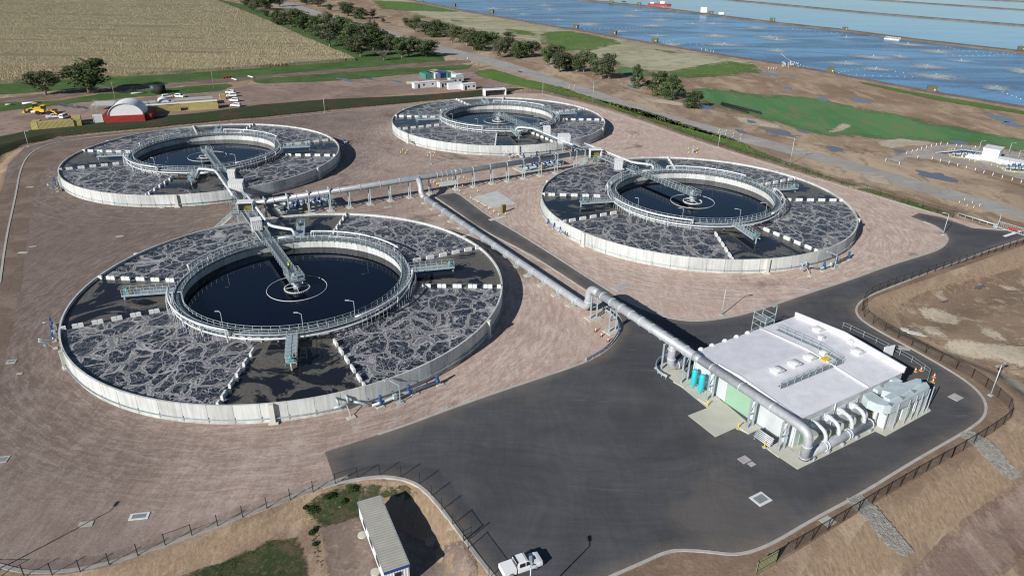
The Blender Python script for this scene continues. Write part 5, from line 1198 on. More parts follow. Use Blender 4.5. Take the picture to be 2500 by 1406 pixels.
# ================================================================== office building (foreground)
zr=1.72; c0=P(873,1225,zr); c1=P(930,1211,zr); c2=P(998,1382,zr); c3=P(938,1398,zr)
ou=(c3-c0).normalized(); ov=Vector((-ou.y,ou.x,0)); OL=(c3-c0).length; OW=3.05; oz=math.atan2(ou.y,ou.x); ob=-1.25
of=thing('site_office','long portable site office with ribbed beige roof and blue trim, bottom centre','building',(c0.x,c0.y,ob),oz)
H=zr-ob
m=MB(); m.box((OL/2,OW/2,(H-.35)/2+.3),(OL-.1,OW-.1,H-.45)); m.build('wall','officewall',of)
m=MB(); 
for x in range(5): m.box((.5+x*(OL-1)/4,.4,.1),(.4,.4,.5)); m.box((.5+x*(OL-1)/4,OW-.4,.1),(.4,.4,.5))
m.build('pier','kerb',of)
m=MB(); n=50
for i in range(n): 
    x=OL*(i+.25)/n; m.box((x,OW/2,H+.03),(OL/n*.5,OW-.1,.07))
m.box((OL/2,OW/2,H-.02),(OL,OW,.06)); m.build('roof','officeroof',of)
for x in (OL+.02,-.02): m=MB(); m.box((x,OW/2,H-.12),(.12,OW+.1,.34)); m.build('fascia','dkblue',of)
for y in (OW+.02,-.02): m=MB(); m.box((OL/2,y,H-.05),(OL,.12,.16)); m.build('gutter','galv',of)
m=MB(); m.box((OL+.0,OW*.52,H-.95),(.10,.8,.6)); m.build('window','glass',of)
m=MB(); m.box((OL+.35,OW*.25,H-1.2),(.6,.9,.5)); m.build('air_conditioner','offwhite',of)
for x in (3.2,6.4,9.6): m=MB(); m.box((x,-.0,H-1.1),(1.3,.08,.8)); m.build('window','glass',of)
for i,p in enumerate(((885,1307),(917,1397))):
    g=PT(*p,.1); m=MB(); m.cyl((0,0,-.1),(0,0,.1),.62,.62,16); o=m.build('round_cover','slab'); o.location=g; tag(o,'round concrete cover on the ground '+('midway along' if i==0 else 'at the near end of')+' the site office','cover')
# ================================================================== vehicles
def vbody(m,secs):
    """secs: list of (x, halfwidth, z0, z1, topinset)"""
    vs=[]
    for x,w,z0,z1,ins in secs: vs+=[(x,-w,z0),(x,-w*1.0,(z0+z1)/2),(x,-w+ins,z1),(x,w-ins,z1),(x,w,(z0+z1)/2),(x,w,z0)]
    n=len(secs); fs=[(i*6+k,(i+1)*6+k,(i+1)*6+(k+1)%6,i*6+(k+1)%6) for i in range(n-1) for k in range(6)]
    fs+=[(0,1,2,3,4,5)[::-1],tuple((n-1)*6+k for k in range(6))]; m.add(vs,[f[::-1] for f in fs]); return m
def wheels(t,xs_,r=.39,w=.84):
    for x in xs_:
        for s in (-1,1):
            m=MB(); m.cyl((x,s*(w-.13),r),(x,s*(w+.06),r),r,r,16); ty=m.build('wheel','black',t)
            m=MB(); m.cyl((x,s*(w+.05),r),(x,s*(w+.08),r),r*.6,r*.5,12); m.build('rim','galv',ty)
def make_pickup():
    t=thing('pickup_truck','x','pickup'); m=MB()
    vbody(m,[(2.62,.70,.42,.80,.10),(2.50,.86,.36,.98,.08),(2.1,.90,.36,1.06,.10),(1.15,.91,.38,1.12,.08),(1.1,.91,.38,1.14,.08),(-.75,.91,.38,1.14,.06)])
    m.build('body','white',t)
    m=MB(); vbody(m,[(1.25,.82,1.08,1.12,.02),(.62,.80,1.08,1.72,.14),(.35,.80,1.08,1.80,.14),(-.6,.80,1.08,1.80,.14),(-.85,.80,1.08,1.70,.14),(-.90,.80,1.08,1.14,.02)]); m.build('cabin','white',t)
    m=MB(); m.add([(1.28,-.72,1.14),(1.28,.72,1.14),(.66,.62,1.74),(.66,-.62,1.74)],[(0,1,2,3)]); m.build('windscreen','glass',t)
    for x0,x1 in ((.30,.98),(-.55,.16)):
        for s in (-1,1):
            m=MB(); xt=x1-(.42 if x1>.5 else 0); xm=x1-(x1-xt)*.5; m.add([(x0,s*.855,1.14),(x1,s*.855,1.14),(xm,s*.83,1.44),(xt,s*.765,1.66),(x0,s*.765,1.66),(x0,s*.83,1.44)],[(0,1,2,5),(5,2,3,4)]); m.build('side_window','glass',t)
    m=MB(); m.add([(-.92,-.62,1.2),(-.92,.62,1.2),(-.87,.58,1.64),(-.87,-.58,1.64)],[(3,2,1,0)]); m.build('rear_window','glass',t)
    m=MB(); vbody(m,[(-.95,.90,.42,1.16,.03),(-2.55,.90,.42,1.14,.03),(-2.62,.86,.5,1.08,.05)]); m.build('tub_cover','white',t)
    m=MB(); m.beam((-.82,-.7,1.86),(-.82,.7,1.86),.14,.10); m.beam((-.93,-.8,1.2),(-.93,-.7,1.86),.07); m.beam((-.93,.8,1.2),(-.93,.7,1.86),.07); m.build('roof_bar','black',t)
    m=MB(); m.box((1.75,0,1.125),(.12,.55,.04)); m.build('bonnet_scoop','black',t)
    for s in (-1,1): m=MB(); m.box((2.52,s*.66,.84),(.22,.34,.16)); m.build('headlight','glass',t); m=MB(); m.box((.95,s*1.02,1.18),(.16,.24,.18)); m.build('mirror','galv',t)
    m=MB(); m.box((2.62,0,.72),(.08,1.0,.24)); m.build('grille','black',t)
    wheels(t,(1.62,-1.62)); return t
def make_wagon(roofh=1.78):
    t=thing('wagon_car','x','car'); m=MB()
    vbody(m,[(2.35,.74,.42,.84,.10),(2.2,.88,.36,.98,.08),(1.1,.91,.38,1.10,.08),(-2.2,.91,.38,1.10,.06),(-2.35,.86,.42,1.0,.06)]); m.build('body','white',t)
    m=MB(); vbody(m,[(1.15,.82,1.04,1.10,.02),(.5,.80,1.04,roofh-.05,.14),(.2,.80,1.04,roofh,.14),(-1.9,.80,1.04,roofh,.14),(-2.15,.80,1.04,roofh-.2,.14),(-2.28,.80,1.04,1.1,.02)]); m.build('cabin','white',t)
    m=MB(); m.add([(1.18,-.72,1.12),(1.18,.72,1.12),(.55,.62,1.70),(.55,-.62,1.70)],[(0,1,2,3)]); m.build('windscreen','glass',t)
    for s in (-1,1):
        m=MB(); m.add([(-2.0,s*.855,1.12),(.85,s*.855,1.12),(.6,s*.83,1.42),(.40,s*.765,1.64),(-1.85,s*.765,1.64),(-1.95,s*.83,1.42)],[(0,1,2,5),(5,2,3,4)]); m.build('side_window','glass',t)
    m=MB(); m.add([(-2.31,-.6,1.15),(-2.31,.6,1.15),(-2.19,.58,1.55),(-2.19,-.58,1.55)],[(3,2,1,0)]); m.build('rear_window','glass',t)
    wheels(t,(1.45,-1.45)); return t
pk=make_pickup(); a_=P(1222,1392); b_=P(1314,1360); pk.location=(P(1272,1387)); pk.rotation_euler=(0,0,math.atan2(b_.y-a_.y,b_.x-a_.x)); pk['label']='white dual-cab pickup with covered tub parked on the asphalt, bottom centre'; pk['group']='white pickups'
def vat(src,px,px2,label,group,scale=None):
    A,B=P(*px),P(*px2); return copy_tree(src,(A+B)/2,math.atan2(B.y-A.y,B.x-A.x),label,group,None,scale)
vat(pk,(114,290),(148,287),'white pickup parked just behind the long yellow container at far left','white pickups')
vat(pk,(84,277),(105,277),'white pickup nose-on beside the yellow loader at far left','white pickups')
wg=make_wagon(); A,B=P(593,262),P(560,260); wg.location=(A+B)/2; wg.rotation_euler=(0,0,math.atan2(B.y-A.y,B.x-A.x)); wg['label']='white wagon, nearest in the row of four parked by the yellow containers'; wg['group']='parked white cars'
vat(wg,(587,249),(556,248),'white wagon, second nearest in the row of four','parked white cars')
vat(wg,(578,236),(553,237),'white wagon, third nearest in the row of four','parked white cars')
vat(wg,(577,230),(549,228),'white wagon, farthest in the row of four','parked white cars')
vat(wg,(434,238),(446,239),'white car behind the yellow containers, right of the small arched roof','parked white cars')
vat(wg,(404,240),(414,239),'white car half hidden behind the small arched roof','parked white cars')
vn=copy_tree(wg,P(160,289),rad(80),'white van beside a standing worker, between pickup and yellow container','parked white cars',None,(1.0,1.0,1.15))
person('worker in orange vest standing by the white van',P(171,291),0,'orange','navy','white')
person('worker in orange hard hat just right of the van, stooping by the blue gear',P(175,290),1,'orange','navy','orange')
# loader
ld=thing('wheel_loader','yellow wheel loader in the yard at far left','loader',P(112,279),rad(10)); m=MB(); m.box((-1.8,0,1.7),(3.6,2.2,1.2)); m.box((1.4,0,1.2),(2.6,1.2,.7)); m.build('body','yellow',ld)
m=MB(); m.box((-.3,0,2.9),(1.5,1.6,1.5)); m.build('cab','glass',ld); m=MB(); m.box((-.3,0,3.7),(1.7,1.8,.15)); m.build('cab_roof','yellow',ld)
m=MB(); m.beam((1.2,.6,1.8),(3.8,.6,.9),.25,.4); m.beam((1.2,-.6,1.8),(3.8,-.6,.9),.25,.4); m.build('lift_arm','yellow',ld)
m=MB(); m.add([(3.8,-1.5,.1),(5.0,-1.5,.1),(4.9,-1.5,.3),(4.0,-1.5,1.4),(3.8,1.5,.1),(5.0,1.5,.1),(4.9,1.5,.3),(4.0,1.5,1.4)],[(0,1,2,3),(4,7,6,5),(0,3,7,4),(0,4,5,1)]); m.build('bucket','yellow',ld)
for x in (-2.6,1.7):
    for s in (-1,1): m=MB(); m.cyl((x,s*.9,.85),(x,s*1.5,.85),.85,.85,16); m.build('wheel','black',ld)
copy_tree(ld,P(88,274),rad(200),'second yellow machine, behind the first loader at far left',None)
ld['group']='yellow loaders'
for o in bpy.data.objects:
    if o.get('label','').startswith('second yellow'): o['group']='yellow loaders'
# ================================================================== containers and yard buildings
def container(label,px0,px1,mat,L=None,W=2.44,H=2.6,name='shipping_container',cat='container',group='shipping containers',roof=None,door=True,z=0):
    """px0-px1 = foot of the side that faces the camera"""
    A,B=P(*px0),P(*px1); u=(B-A); L=L or u.length; an=math.atan2(u.y,u.x)
    t=thing(name,label,cat,(A.x,A.y,z),an,group); m=MB(); m.box((L/2,W/2,H/2),(L,W,H)); m.build('body' if cat=='container' else 'wall',mat,t)
    m=MB(); m.box((L/2,W/2,H+.03),(L+.04*(1 if cat=='container' else 8),W+.04*(1 if cat=='container' else 8),.08)); m.build('roof',roof or mat,t)
    if cat=='container':
        for x in (0,L):
            m=MB()
            for y in (0,W): m.beam((x,y,0),(x,y,H),.16)
            m.build('corner_post',mat,t)
    elif door:
        m=MB(); m.box((L*.2,-.03,1.05),(.9,.08,2.0)); m.build('door','glass',t)
        for k in (.42,.82): m=MB(); m.box((L*k,-.03,1.6),(1.0,.08,.8)); m.build('window','glass',t)
    return t
container('long yellow container at lower left of the yard, white vehicles behind it',(94,317),(182,309),'ysteel')
container('yellow container seen end-on at the left end of the long yellow one',(76,318),(94,317),'ysteel',W=6)
container('dark-shaded yellow container seen end-on right of the parked white van',(178,309),(200,307),'ysteel',W=9)
container('small white container between yellow containers and red-based shelter',(230,301),(253,299),'offwhite',W=3,H=2.7)
container('yellow container with long white awning, left of the gap by the path',(364,278),(441,271),'ysteel',W=2.5)
container('yellow container with long white awning, right of the gap by the path',(461,271),(533,266),'ysteel',W=2.5)
container('tiny yellow container between the hedge and parked white wagons',(539,244),(551,243),'ysteel',W=2.5,H=2.2)
# white awning above the yellow containers
A,B=P(343,258.5,3.1),P(530,245,3.1); t=thing('awning','long white awning roof strip above the two yellow containers','awning',(A.x,A.y,0)); m=MB(); m.beam(A,B,2.6,.12); m.build('awning_roof','white',t,True); m=MB()
for k in range(7): p=A.lerp(B,(k+.5)/7); m.beam((p.x,p.y,0),p,.1)
m.build('post','galv',t,True)
container('low grey-roofed building behind the right yellow container',(430,262),(521,256),'ysteel',W=6,H=2.7,name='yard_building',cat='building',group='yard buildings',roof='greyroof',door=False)
container('small grey-roofed cabin left of the little arched roof',(347,269),(364,267.5),'offwhite',W=5,H=2.6,name='yard_building',cat='building',group='yard buildings',roof='greyroof',door=False)
container('second small grey-roofed cabin next to the little arched roof',(369,267),(385,265.5),'offwhite',W=5,H=2.6,name='yard_building',cat='building',group='yard buildings',roof='greyroof',door=False)
container('pale flat-roofed cabin just behind the big arched shelter',(305,267),(327,265.5),'offwhite',W=11,H=2.6,name='yard_building',cat='building',group='yard buildings',roof='greyroof',door=False)
container('reddish cabin at the back between arched roof and long awning',(412,264),(427,263),'rsteel',W=5,H=2.4,name='yard_building',cat='building',group='yard buildings',roof='greyroof',door=False)
def arch(label,px0,px1,z0,depth,mat,red=True):
    A,B=P(*px0,z0),P(*px1,z0); u=B-A; L=u.length; an=math.atan2(u.y,u.x); t=thing('arched_shelter',label,'shelter',(A.x,A.y,0),an,'arched shelters'); m=MB(); n=16
    pro=[(L/2-L/2*math.cos(PI*k/n),z0+L*.36*math.sin(PI*k/n)) for k in range(n+1)]
    vs=[(x,y,z) for y in (0,depth) for x,z in pro]; fs=[(k,k+1,n+2+k,n+1+k) for k in range(n)]
    m.add(vs,[f[::-1] for f in fs],True); m.build('arched_roof','white',t)
    m=MB(); m.add([(x,.25,z) for x,z in pro],[tuple(range(n+1))[::-1]]); m.build('end_wall','offwhite',t); m=MB(); m.add([(x,depth-.2,z) for x,z in pro],[tuple(range(n+1))]); m.build('end_wall','offwhite',t)
    m=MB(); m.tube([(x,0,z) for x,z in pro],.14,6); m.build('arch_rib','galv',t); return t,L
t,L=arch('large white arched shelter standing on red containers',(264,284),(350,280),2.6,11,'white')
for (x,y,w_,dp_) in ((-1.2,-.6,L+1.6,2.44),): m=MB(); m.box((x+w_/2,y+1.2,1.3),(w_,2.44,2.6)); m.build('base_container','rsteel',t)
for x in (-2.6,L+.3): m=MB(); m.box((x+1.2,7.2,1.3),(2.44,12,2.6)); m.build('base_container','rsteel',t)
arch('small white arched roof among the grey cabins',(386,252),(413,250),2.2,6,'white')
t=thing('open_shed','open shed with grey corrugated roof alone in the yard behind the arched shelter','shed',P(224,271),rad(5)); m=MB(); m.add([(0,0,2.2),(9,0,2.2),(9,5,3.1),(0,5,3.1),(0,0,2.3),(9,0,2.3),(9,5,3.2),(0,5,3.2)],[(3,2,1,0),(4,5,6,7),(0,1,5,4),(1,2,6,5),(2,3,7,6),(3,0,4,7)]); m.build('roof','greyroof',t); m=MB()
for x in (.2,8.8):
    for y,z in ((.2,2.2),(4.8,3.1)): m.beam((x,y,0),(x,y,z),.15)
m.build('post','galv',t)
for p,r,h,mt,l in (((392,228),2.6,3.6,'black','black round water tank by the farm track'),((379,226),2.0,3.2,'tankdk','green round water tank touching the black one')):
    if not r: continue
    g=P(*p); m=MB(); m.tube([(0,0,0),(0,0,h),(0,0,h+.3),(0,0,h+.5)],[r,r,r*.6,.2],18); o=m.build('water_tank',mt); o.location=g; tag(o,l,'water tank')
# cabin group on the red yard
G1='white site cabins'
container('long white cabin at front left of the cabin cluster, two windows and a door',(1012,217.5),(1066,212),'offwhite',W=3,H=2.8,name='site_cabin',cat='cabin',group=G1,roof='white')
container('white cabin in the middle of the cabin cluster, grey roof edge',(1074,215),(1108,211),'offwhite',W=3,H=2.8,name='site_cabin',cat='cabin',group=G1,roof='greyroof')
container('white windowless cabin at front centre of the cluster',(1095,220),(1130,218),'offwhite',W=3,H=2.8,name='site_cabin',cat='cabin',group=G1,roof='white',door=False)
container('white cabin with one door and window at right front of the cluster',(1131,221),(1162,218),'offwhite',W=3,H=2.9,name='site_cabin',cat='cabin',group=G1,roof='white')
container('long flat-roofed cabin at the back right of the cluster',(1100,206),(1128,203),'offwhite',W=3,H=2.8,name='site_cabin',cat='cabin',group=G1,roof='greyroof')
container('tall white cabin at the right rear of the cluster',(1113,200),(1132,198),'offwhite',W=4,H=3.4,name='site_cabin',cat='cabin',group=G1,roof='white',door=False)
container('teal green container end-on behind the white cabins, leftmost',(1040,194),(1062,192),'gsteel',W=8)
container('white container end-on between the teal and dark blue ones',(1063,193),(1076,191),'offwhite',W=8)
container('dark blue container end-on behind the white cabins',(1076,192),(1092,190),'dkblue',W=8)
container('second teal container end-on, right of the dark blue one',(1093,191),(1103,190),'gsteel',W=8)
container('pale container end-on at the right end of the back row',(1104,191),(1114,190),'slab',W=8)
t=thing('timber_stack','flat stack of pale timber and orange sheeting left behind the white cabins','stack',P(1030,203),rad(12)); m=MB(); m.box((0,0,.4),(16,3,.8)); m.box((14,1.5,.4),(14,3,.7)); m.build('timber','slab',t); m=MB(); m.box((2,0,.86),(7,2.6,.12)); m.box((12,1.5,.8),(5,2.2,.12)); m.build('orange_sheet','red',t)
m=MB(); vs=[]; 
for k in range(3):
    m.dome((k*2.2-2,k*.4,0),4.5-k*.6,3.2,2.6-k*.7,12,4)
o=m.build('spoil_heap','verge'); o.location=P(1070,180); tag(o,'brown earth heap behind the containers of the cabin cluster','heap')
t=container('white open-fronted shelter by the fence behind the farthest tank',(1185,236),(1235,233),'glass',L=None,W=3.6,H=3.0,name='open_shelter',cat='shelter',group=None,roof='white',door=False)  # solid dark box put in for the shade inside the open front
m=MB(); Lq=(P(1235,233)-P(1185,236)).length
for x in (0,Lq): m.box((x,1.8,1.55),(.3,3.9,3.2))
m.box((Lq/2,-.02,2.95),(Lq,.2,.4)); m.build('frame','white',t)
for ch in t.children:
    if ch.name.startswith('wall'): ch.location=(0,1.5,0)
for p0,p1,l in (((545,193),(569,190),'red and white plastic road barriers beside the farm track'),): 
    A,B=P(*p0),P(*p1); t=thing('road_barrier',l,'barrier',A,math.atan2((B-A).y,(B-A).x)); Lb=(B-A).length
    for k in range(6): m=MB(); m.box((Lb*(k+.5)/6,0,.5),(Lb/6*.95,.5,1.0)); m.build('segment','red' if k%2==0 else 'orange',t)
for c,l in (((572,196),'white curved gateway wall left of the yard entrance'),((612,190),'white curved gateway wall right of the yard entrance')):
    m=MB(); m.tube([(-2,2,.5),(-.5,.6,.5),(.8,-1,.5),(2.2,-2,.5)],.35,6); o=m.build('gateway_wall','offwhite'); o.location=P(*c); tag(o,l,'wall')
for p0,p1,l in (((55,256),(95,252),'long stack of white pipes lying at the left edge of the yard'),((14,259),(33,257),'grey pallet stack at the far left edge of the yard'),((320,231),(355,229),'thin pale beams lying by the track left of the water tanks')):
    A,B=P(*p0),P(*p1); t=thing('material_stack',l,'stack',A,math.atan2((B-A).y,(B-A).x),'stacks in the yard'); Lb=(B-A).length
    for k in range(4): m=MB(); m.tube([(0,k*.5,.4),(Lb,k*.5,.4)],.28 if 'white' in l else .2,6); m.build('pipe','white' if 'white' in l else 'greyroof',t)
for b_,tp,l in (((283,250),(272,199),'green-grey power pole behind the grey open shed'),((523,219),(517,170),'power pole at the farm track left of the yard entrance'),((242,297),(229,243),'pole in front of the arched shelter\'s left end'),((563,275),(553,219),'pole beside the parked white wagons'),((1141,171),(1141,131),'power pole with transformer near the road bend'),((1169,166),(1169,124),'thin power pole right of the transformer pole'),((780,55),(778,18),'roadside power pole among the avenue trees, left'),((875,60),(875,40),'roadside power pole among the avenue trees, right')):
    t=thing('power_pole',l,'power pole',P(*b_),.3,'power poles'); h=HG(b_,tp); m=MB(); m.tube([(0,0,0),(0,0,h)],[.16,.10],7); m.build('pole','timber',t); m=MB(); m.box((0,0,h-.4),(2.2,.12,.12)); m.build('cross_arm','timber',t)
    if 'transformer' in l and 'right' not in l: m=MB(); m.cyl((.3,0,h-3.5),(.3,0,h-2.2),.45); m.build('transformer','greyroof',t)
# ================================================================== right-hand plant
MT['padg']=soil('pale pad gravel',(.40,.37,.33),(.34,.30,.26),(.25,.20,.16),.06,.4,.6,1,.6,(1,1,1),0,2); FADE['padg']=3
sheet('plant_pad',[(2160,388),(2205,372),(2260,356),(2320,351),(2400,358),(2640,392),(2640,470),(2520,445),(2400,414),(2280,392),(2220,386),(2200,400)],.05,'padg',.8,4)
sk2=copy_tree(sk,P(2352,382),rad(-15),'small blue pump cluster on the right-hand pad, left of its white building','pump stations',None,(.55,.8,.9))
copy_tree(sk,P(2483,416),rad(-15),'small blue pump cluster at the very right edge beyond the white building','pump stations',None,(.55,.8,.9))
A,B=P(2392,391),P(2432,398); t=thing('switch_building','white boxy building with flat roof and side ramps on the pale pad at right','building',A,math.atan2((B-A).y,(B-A).x)); Lb=(B-A).length
m=MB(); m.box((Lb/2,3.5,2.2),(Lb,6,4.2)); m.build('wall','white',t); m=MB(); m.box((Lb/2,3.5,4.35),(Lb+.5,6.4,.15)); m.build('roof','offwhite',t); m=MB(); m.box((Lb+4.5,2,.75),(9,5,1.5)); m.box((-3,1,.75),(6,3,1.4)); m.build('plinth','white',t)
m=MB(); m.beam((-6,.5,2.6),(-14,-1.5,.3),1.2,.25); m.beam((0,.5,2.8),(-6,.5,2.6),1.2,.25); m.build('ramp','galv',t)
m=MB(); m.beam((9+Lb,-.5,1.5),(16+Lb,-3.5,.1),1.2,.25); m.build('ramp','galv',t)
for p in [(2316,369),(2323,367),(2330,367),(2318,383),(2329,385),(2341,388),(2353,391),(2366,394),(2379,397),(2382,396),(2419,406),(2434,410),(2447,414),(2454,417),(2466,419),(2476,423)]: place('bollard',p,'yellow bollard in the row round the pumps on the right-hand pad','bollards round the right-hand pad')
mp=None
for i,(x,y) in enumerate([(2213,377),(2226,373),(2238,370),(2249,366),(2261,363),(2273,360),(2285,357),(2296,354),(2312,355),(2334,359),(2346,361),(2380,363),(2162,394),(2195,403),(2240,387),(2275,391),(2295,396),(2316,401),(2337,407),(2358,413),(2380,418),(2401,424),(2423,430),(2446,436),(2470,442),(2492,448),(2488,396)]):
    if mp is None:
        mp=thing('marker_post','white marker post in the rows edging the pale pad at right','post',P(x,y),0,'white marker posts'); m=MB(); m.tube([(0,0,0),(0,0,1.15)],[.13,.11],6); m.build('post','white',mp); m=MB(); m.cyl((0,0,.95),(0,0,1.05),.135); m.build('reflector','red',mp)
    else: copy_tree(mp,P(x,y),0)
lamp('thin tall mast behind the white building at right',P(2461,379),HG((2461,379),(2470,350)),'rail'); lamp('short lamp behind the white building at right, near its left corner',P(2389,368),3.6); lamp('short lamp at the right end pumps',P(2483,394),3.8)
t=thing('boom_gate','white sliding gate across the road at the right edge','gate',P(2428,553),0); A,B=P(2434,556),P(2530,586); m=MB(); m.beam(A+Vector((0,0,.25)),B+Vector((0,0,.25)),.18); m.beam(A+Vector((0,0,1.9)),B+Vector((0,0,1.9)),.12)
for k in range(22): p=A.lerp(B,k/21); m.beam(p+Vector((0,0,.25)),p+Vector((0,0,1.9)),.05)
m.build('gate_leaf','rail',t,True); m=MB(); p=A.lerp(B,.27); q=A.lerp(B,.5); m.beam(p+Vector((0,-.1,1.0)),q+Vector((0,-.1,1.0)),.06,.55); m.build('red_sign','red',t,True); m=MB(); m.beam(A,A+Vector((0,0,3.8)),.14); m.box((A.x-.6,A.y,.6),(.7,.7,1.2)); m.build('gate_post','rail',t,True)
p0,p1=P(2338,528),P(2428,556); t=thing('rail_pipe','long pale rail along the verge just left of the sliding gate','rail',p0); m=MB(); m.tube([p0+Vector((0,0,.9)),p1+Vector((0,0,.9))],.18,6); m.build('rail','rail',t,True); m=MB()
for k in range(6): p=p0.lerp(p1,k/5); m.beam(p,p+Vector((0,0,.9)),.1)
m.build('post','rail',t,True)
for k,(a_,b_) in enumerate((((1762,258),(1826,277)),((1764,255),(1858,279)))):
    A,B=P(*a_),P(*b_); m=MB(); 
    for j in range(3): m.tube([A+Vector((0,j*.8,.4)),B+Vector((0,j*.8,.4))],.38,6)
    o=m.build('black_pipe','black'); tag(o,'long black pipes laid on the green pasture, '+('front bundle' if k==0 else 'rear bundle'),'pipe',None)
m=MB(); A,B=P(2356,563),P(2384,560)
# painted arrow/line on road
o=MB().prism([Vector(p[:2]) for p in pl([(2447,576),(2490,562),(2497,565),(2455,579)])],.0,.02).build('road_marking','white'); tag(o,kind='structure')
# ================================================================== rocks + weeds (uncountable)
def rocks(label,px,n):
    poly=[Vector(PT(*p)[:2]) for p in px]; x0=min(p.x for p in poly);x1=max(p.x for p in poly);y0=min(p.y for p in poly);y1=max(p.y for p in poly); m=MB(); c=0
    while c<n:
        x,y=R_.uniform(x0,x1),R_.uniform(y0,y1)
        if not inside((x,y),poly): continue
        c+=1; z=T(x,y); r=R_.uniform(.12,.34); vs=[]; 
        for (i,j,k) in ((1,0,0),(-1,0,0),(0,1,0),(0,-1,0),(0,0,1),(.6,.6,.5),(-.6,.6,.5),(.6,-.6,.5),(-.6,-.6,.5)):
            vs.append((x+i*r*R_.uniform(.7,1.2),y+j*r*R_.uniform(.7,1.2),z+k*r*R_.uniform(.5,1.0)+.02))
        m.add(vs,[(0,2,5),(2,1,6),(1,3,8),(3,0,7),(5,4,7),(6,4,5),(8,4,6),(7,4,8),(0,5,7),(2,6,5),(1,8,6),(3,7,8)])
    tag(m.build('rock_chute','rock'),label,'rocks',kind='stuff')
rocks('loose grey rock chute running down the lower right bank',[(2066,1218),(2104,1210),(2140,1240),(2170,1275),(2205,1315),(2232,1345),(2205,1356),(2165,1330),(2130,1290),(2100,1255)],1500)
rocks('loose grey rock chute with green weeds at the right edge of the bank',[(2338,1060),(2372,1054),(2405,1072),(2440,1100),(2468,1135),(2495,1160),(2470,1170),(2430,1145),(2400,1110),(2370,1080)],1200)
def tufts(name,label,regs,mat='weed',size=(.06,.13),zoff_=.02):
    m=MB(); rnd=[]
    for px,n,world in regs:
        poly=[Vector(PT(*p)[:2]) for p in px]; x0=min(p.x for p in poly);x1=max(p.x for p in poly);y0=min(p.y for p in poly);y1=max(p.y for p in poly); c=0
        while c<n:
            x,y=R_.uniform(x0,x1),R_.uniform(y0,y1); c+=.2
            if not inside((x,y),poly): continue
            if mnoise.noise(Vector((x*world,y*world,1.7)))<R_.uniform(-.45,.45): continue
            c+=.8; z=T(x,y); s=R_.uniform(*size)
            for k in range(4):
                a=R_.random()*2*PI; dx,dy=math.cos(a)*s,math.sin(a)*s; px_,py_=-dy*.4,dx*.4
                m.add([(x-px_,y-py_,z+.01),(x+px_,y+py_,z+.01),(x+dx+px_*.6,y+dy+py_*.6,z+s*R_.uniform(.5,1.1)),(x+dx*.8-px_,y+dy*.8-py_,z+s*.9)],[(0,1,2,3)]); rnd+=[R_.random()]*4
    tag(m.build(name,mat,attrs={'rnd':rnd}),label,'plants',kind='stuff')
tufts('weeds','low green weeds on the basin floor at bottom left, around the site office',[([(430,1420),(560,1368),(650,1326),(720,1318),(745,1420)],3200,.9),([(745,1235),(775,1215),(850,1190),(900,1195),(905,1240),(840,1270),(780,1290)],260,.7),([(930,1190),(975,1185),(1005,1215),(945,1215)],220,.6),([(752,1230),(770,1240),(790,1380),(770,1400)],120,.6)])
tufts('weeds_on_rocks','green weeds growing through the right-hand rock chute',[([(2405,1085),(2425,1090),(2450,1125),(2430,1135)],260,.9)])
tufts('tall_verge_grass','tall yellow-green grass along the public road verge',[([(1285,196),(1371,215),(1456,243),(1570,271),(1684,308),(1745,326),(1800,344),(1900,388),(2050,442),(2200,486),(2310,524),(2200,492),(2050,452),(1900,400),(1745,340),(1570,286),(1456,253),(1330,218)],9000,.12)],'weed2',(.18,.42))
for i,(p,s) in enumerate((((761,1246),.9),((862,1194),.8),((810,1210),.6),((798,1214),.5),((840,1224),.6),((762,1300),.5),((770,1328),.4),((746,1239),.4),((770,1290),.35))):
    g=PT(*p); m=MB(); rnd=[]
    for k in range(420):
        a,b,r=R_.random()*2*PI,R_.random()*PI/2,s*(.5+.5*R_.random()); c=Vector((r*math.cos(a)*math.cos(b),r*math.sin(a)*math.cos(b),r*.8*math.sin(b))); q=.075
        v1=Vector((R_.uniform(-1,1),R_.uniform(-1,1),R_.uniform(-1,1))).normalized()*q; v2=v1.cross(Vector((0,.3,1))).normalized()*q
        m.add([c-v1,c+v2,c+v1,c-v2],[(0,1,2,3)]); rnd+=[R_.random()]*4
    o=m.build('shrub','weed',attrs={'rnd':rnd}); o.location=g; tag(o,['round green shrub at the bank corner left of the site office','round green shrub just above the site office roof','green shrub left of the shrub above the office roof','smaller green shrub beside the second, above the office','low green shrub close to the office\'s upper left corner','small shrub beside the gravel left of the office','small shrub lower along the gravel edge left of the office','tiny shrub on the tan bank corner','tiny shrub between two others left of the office'][i],'shrub','shrubs by the site office')
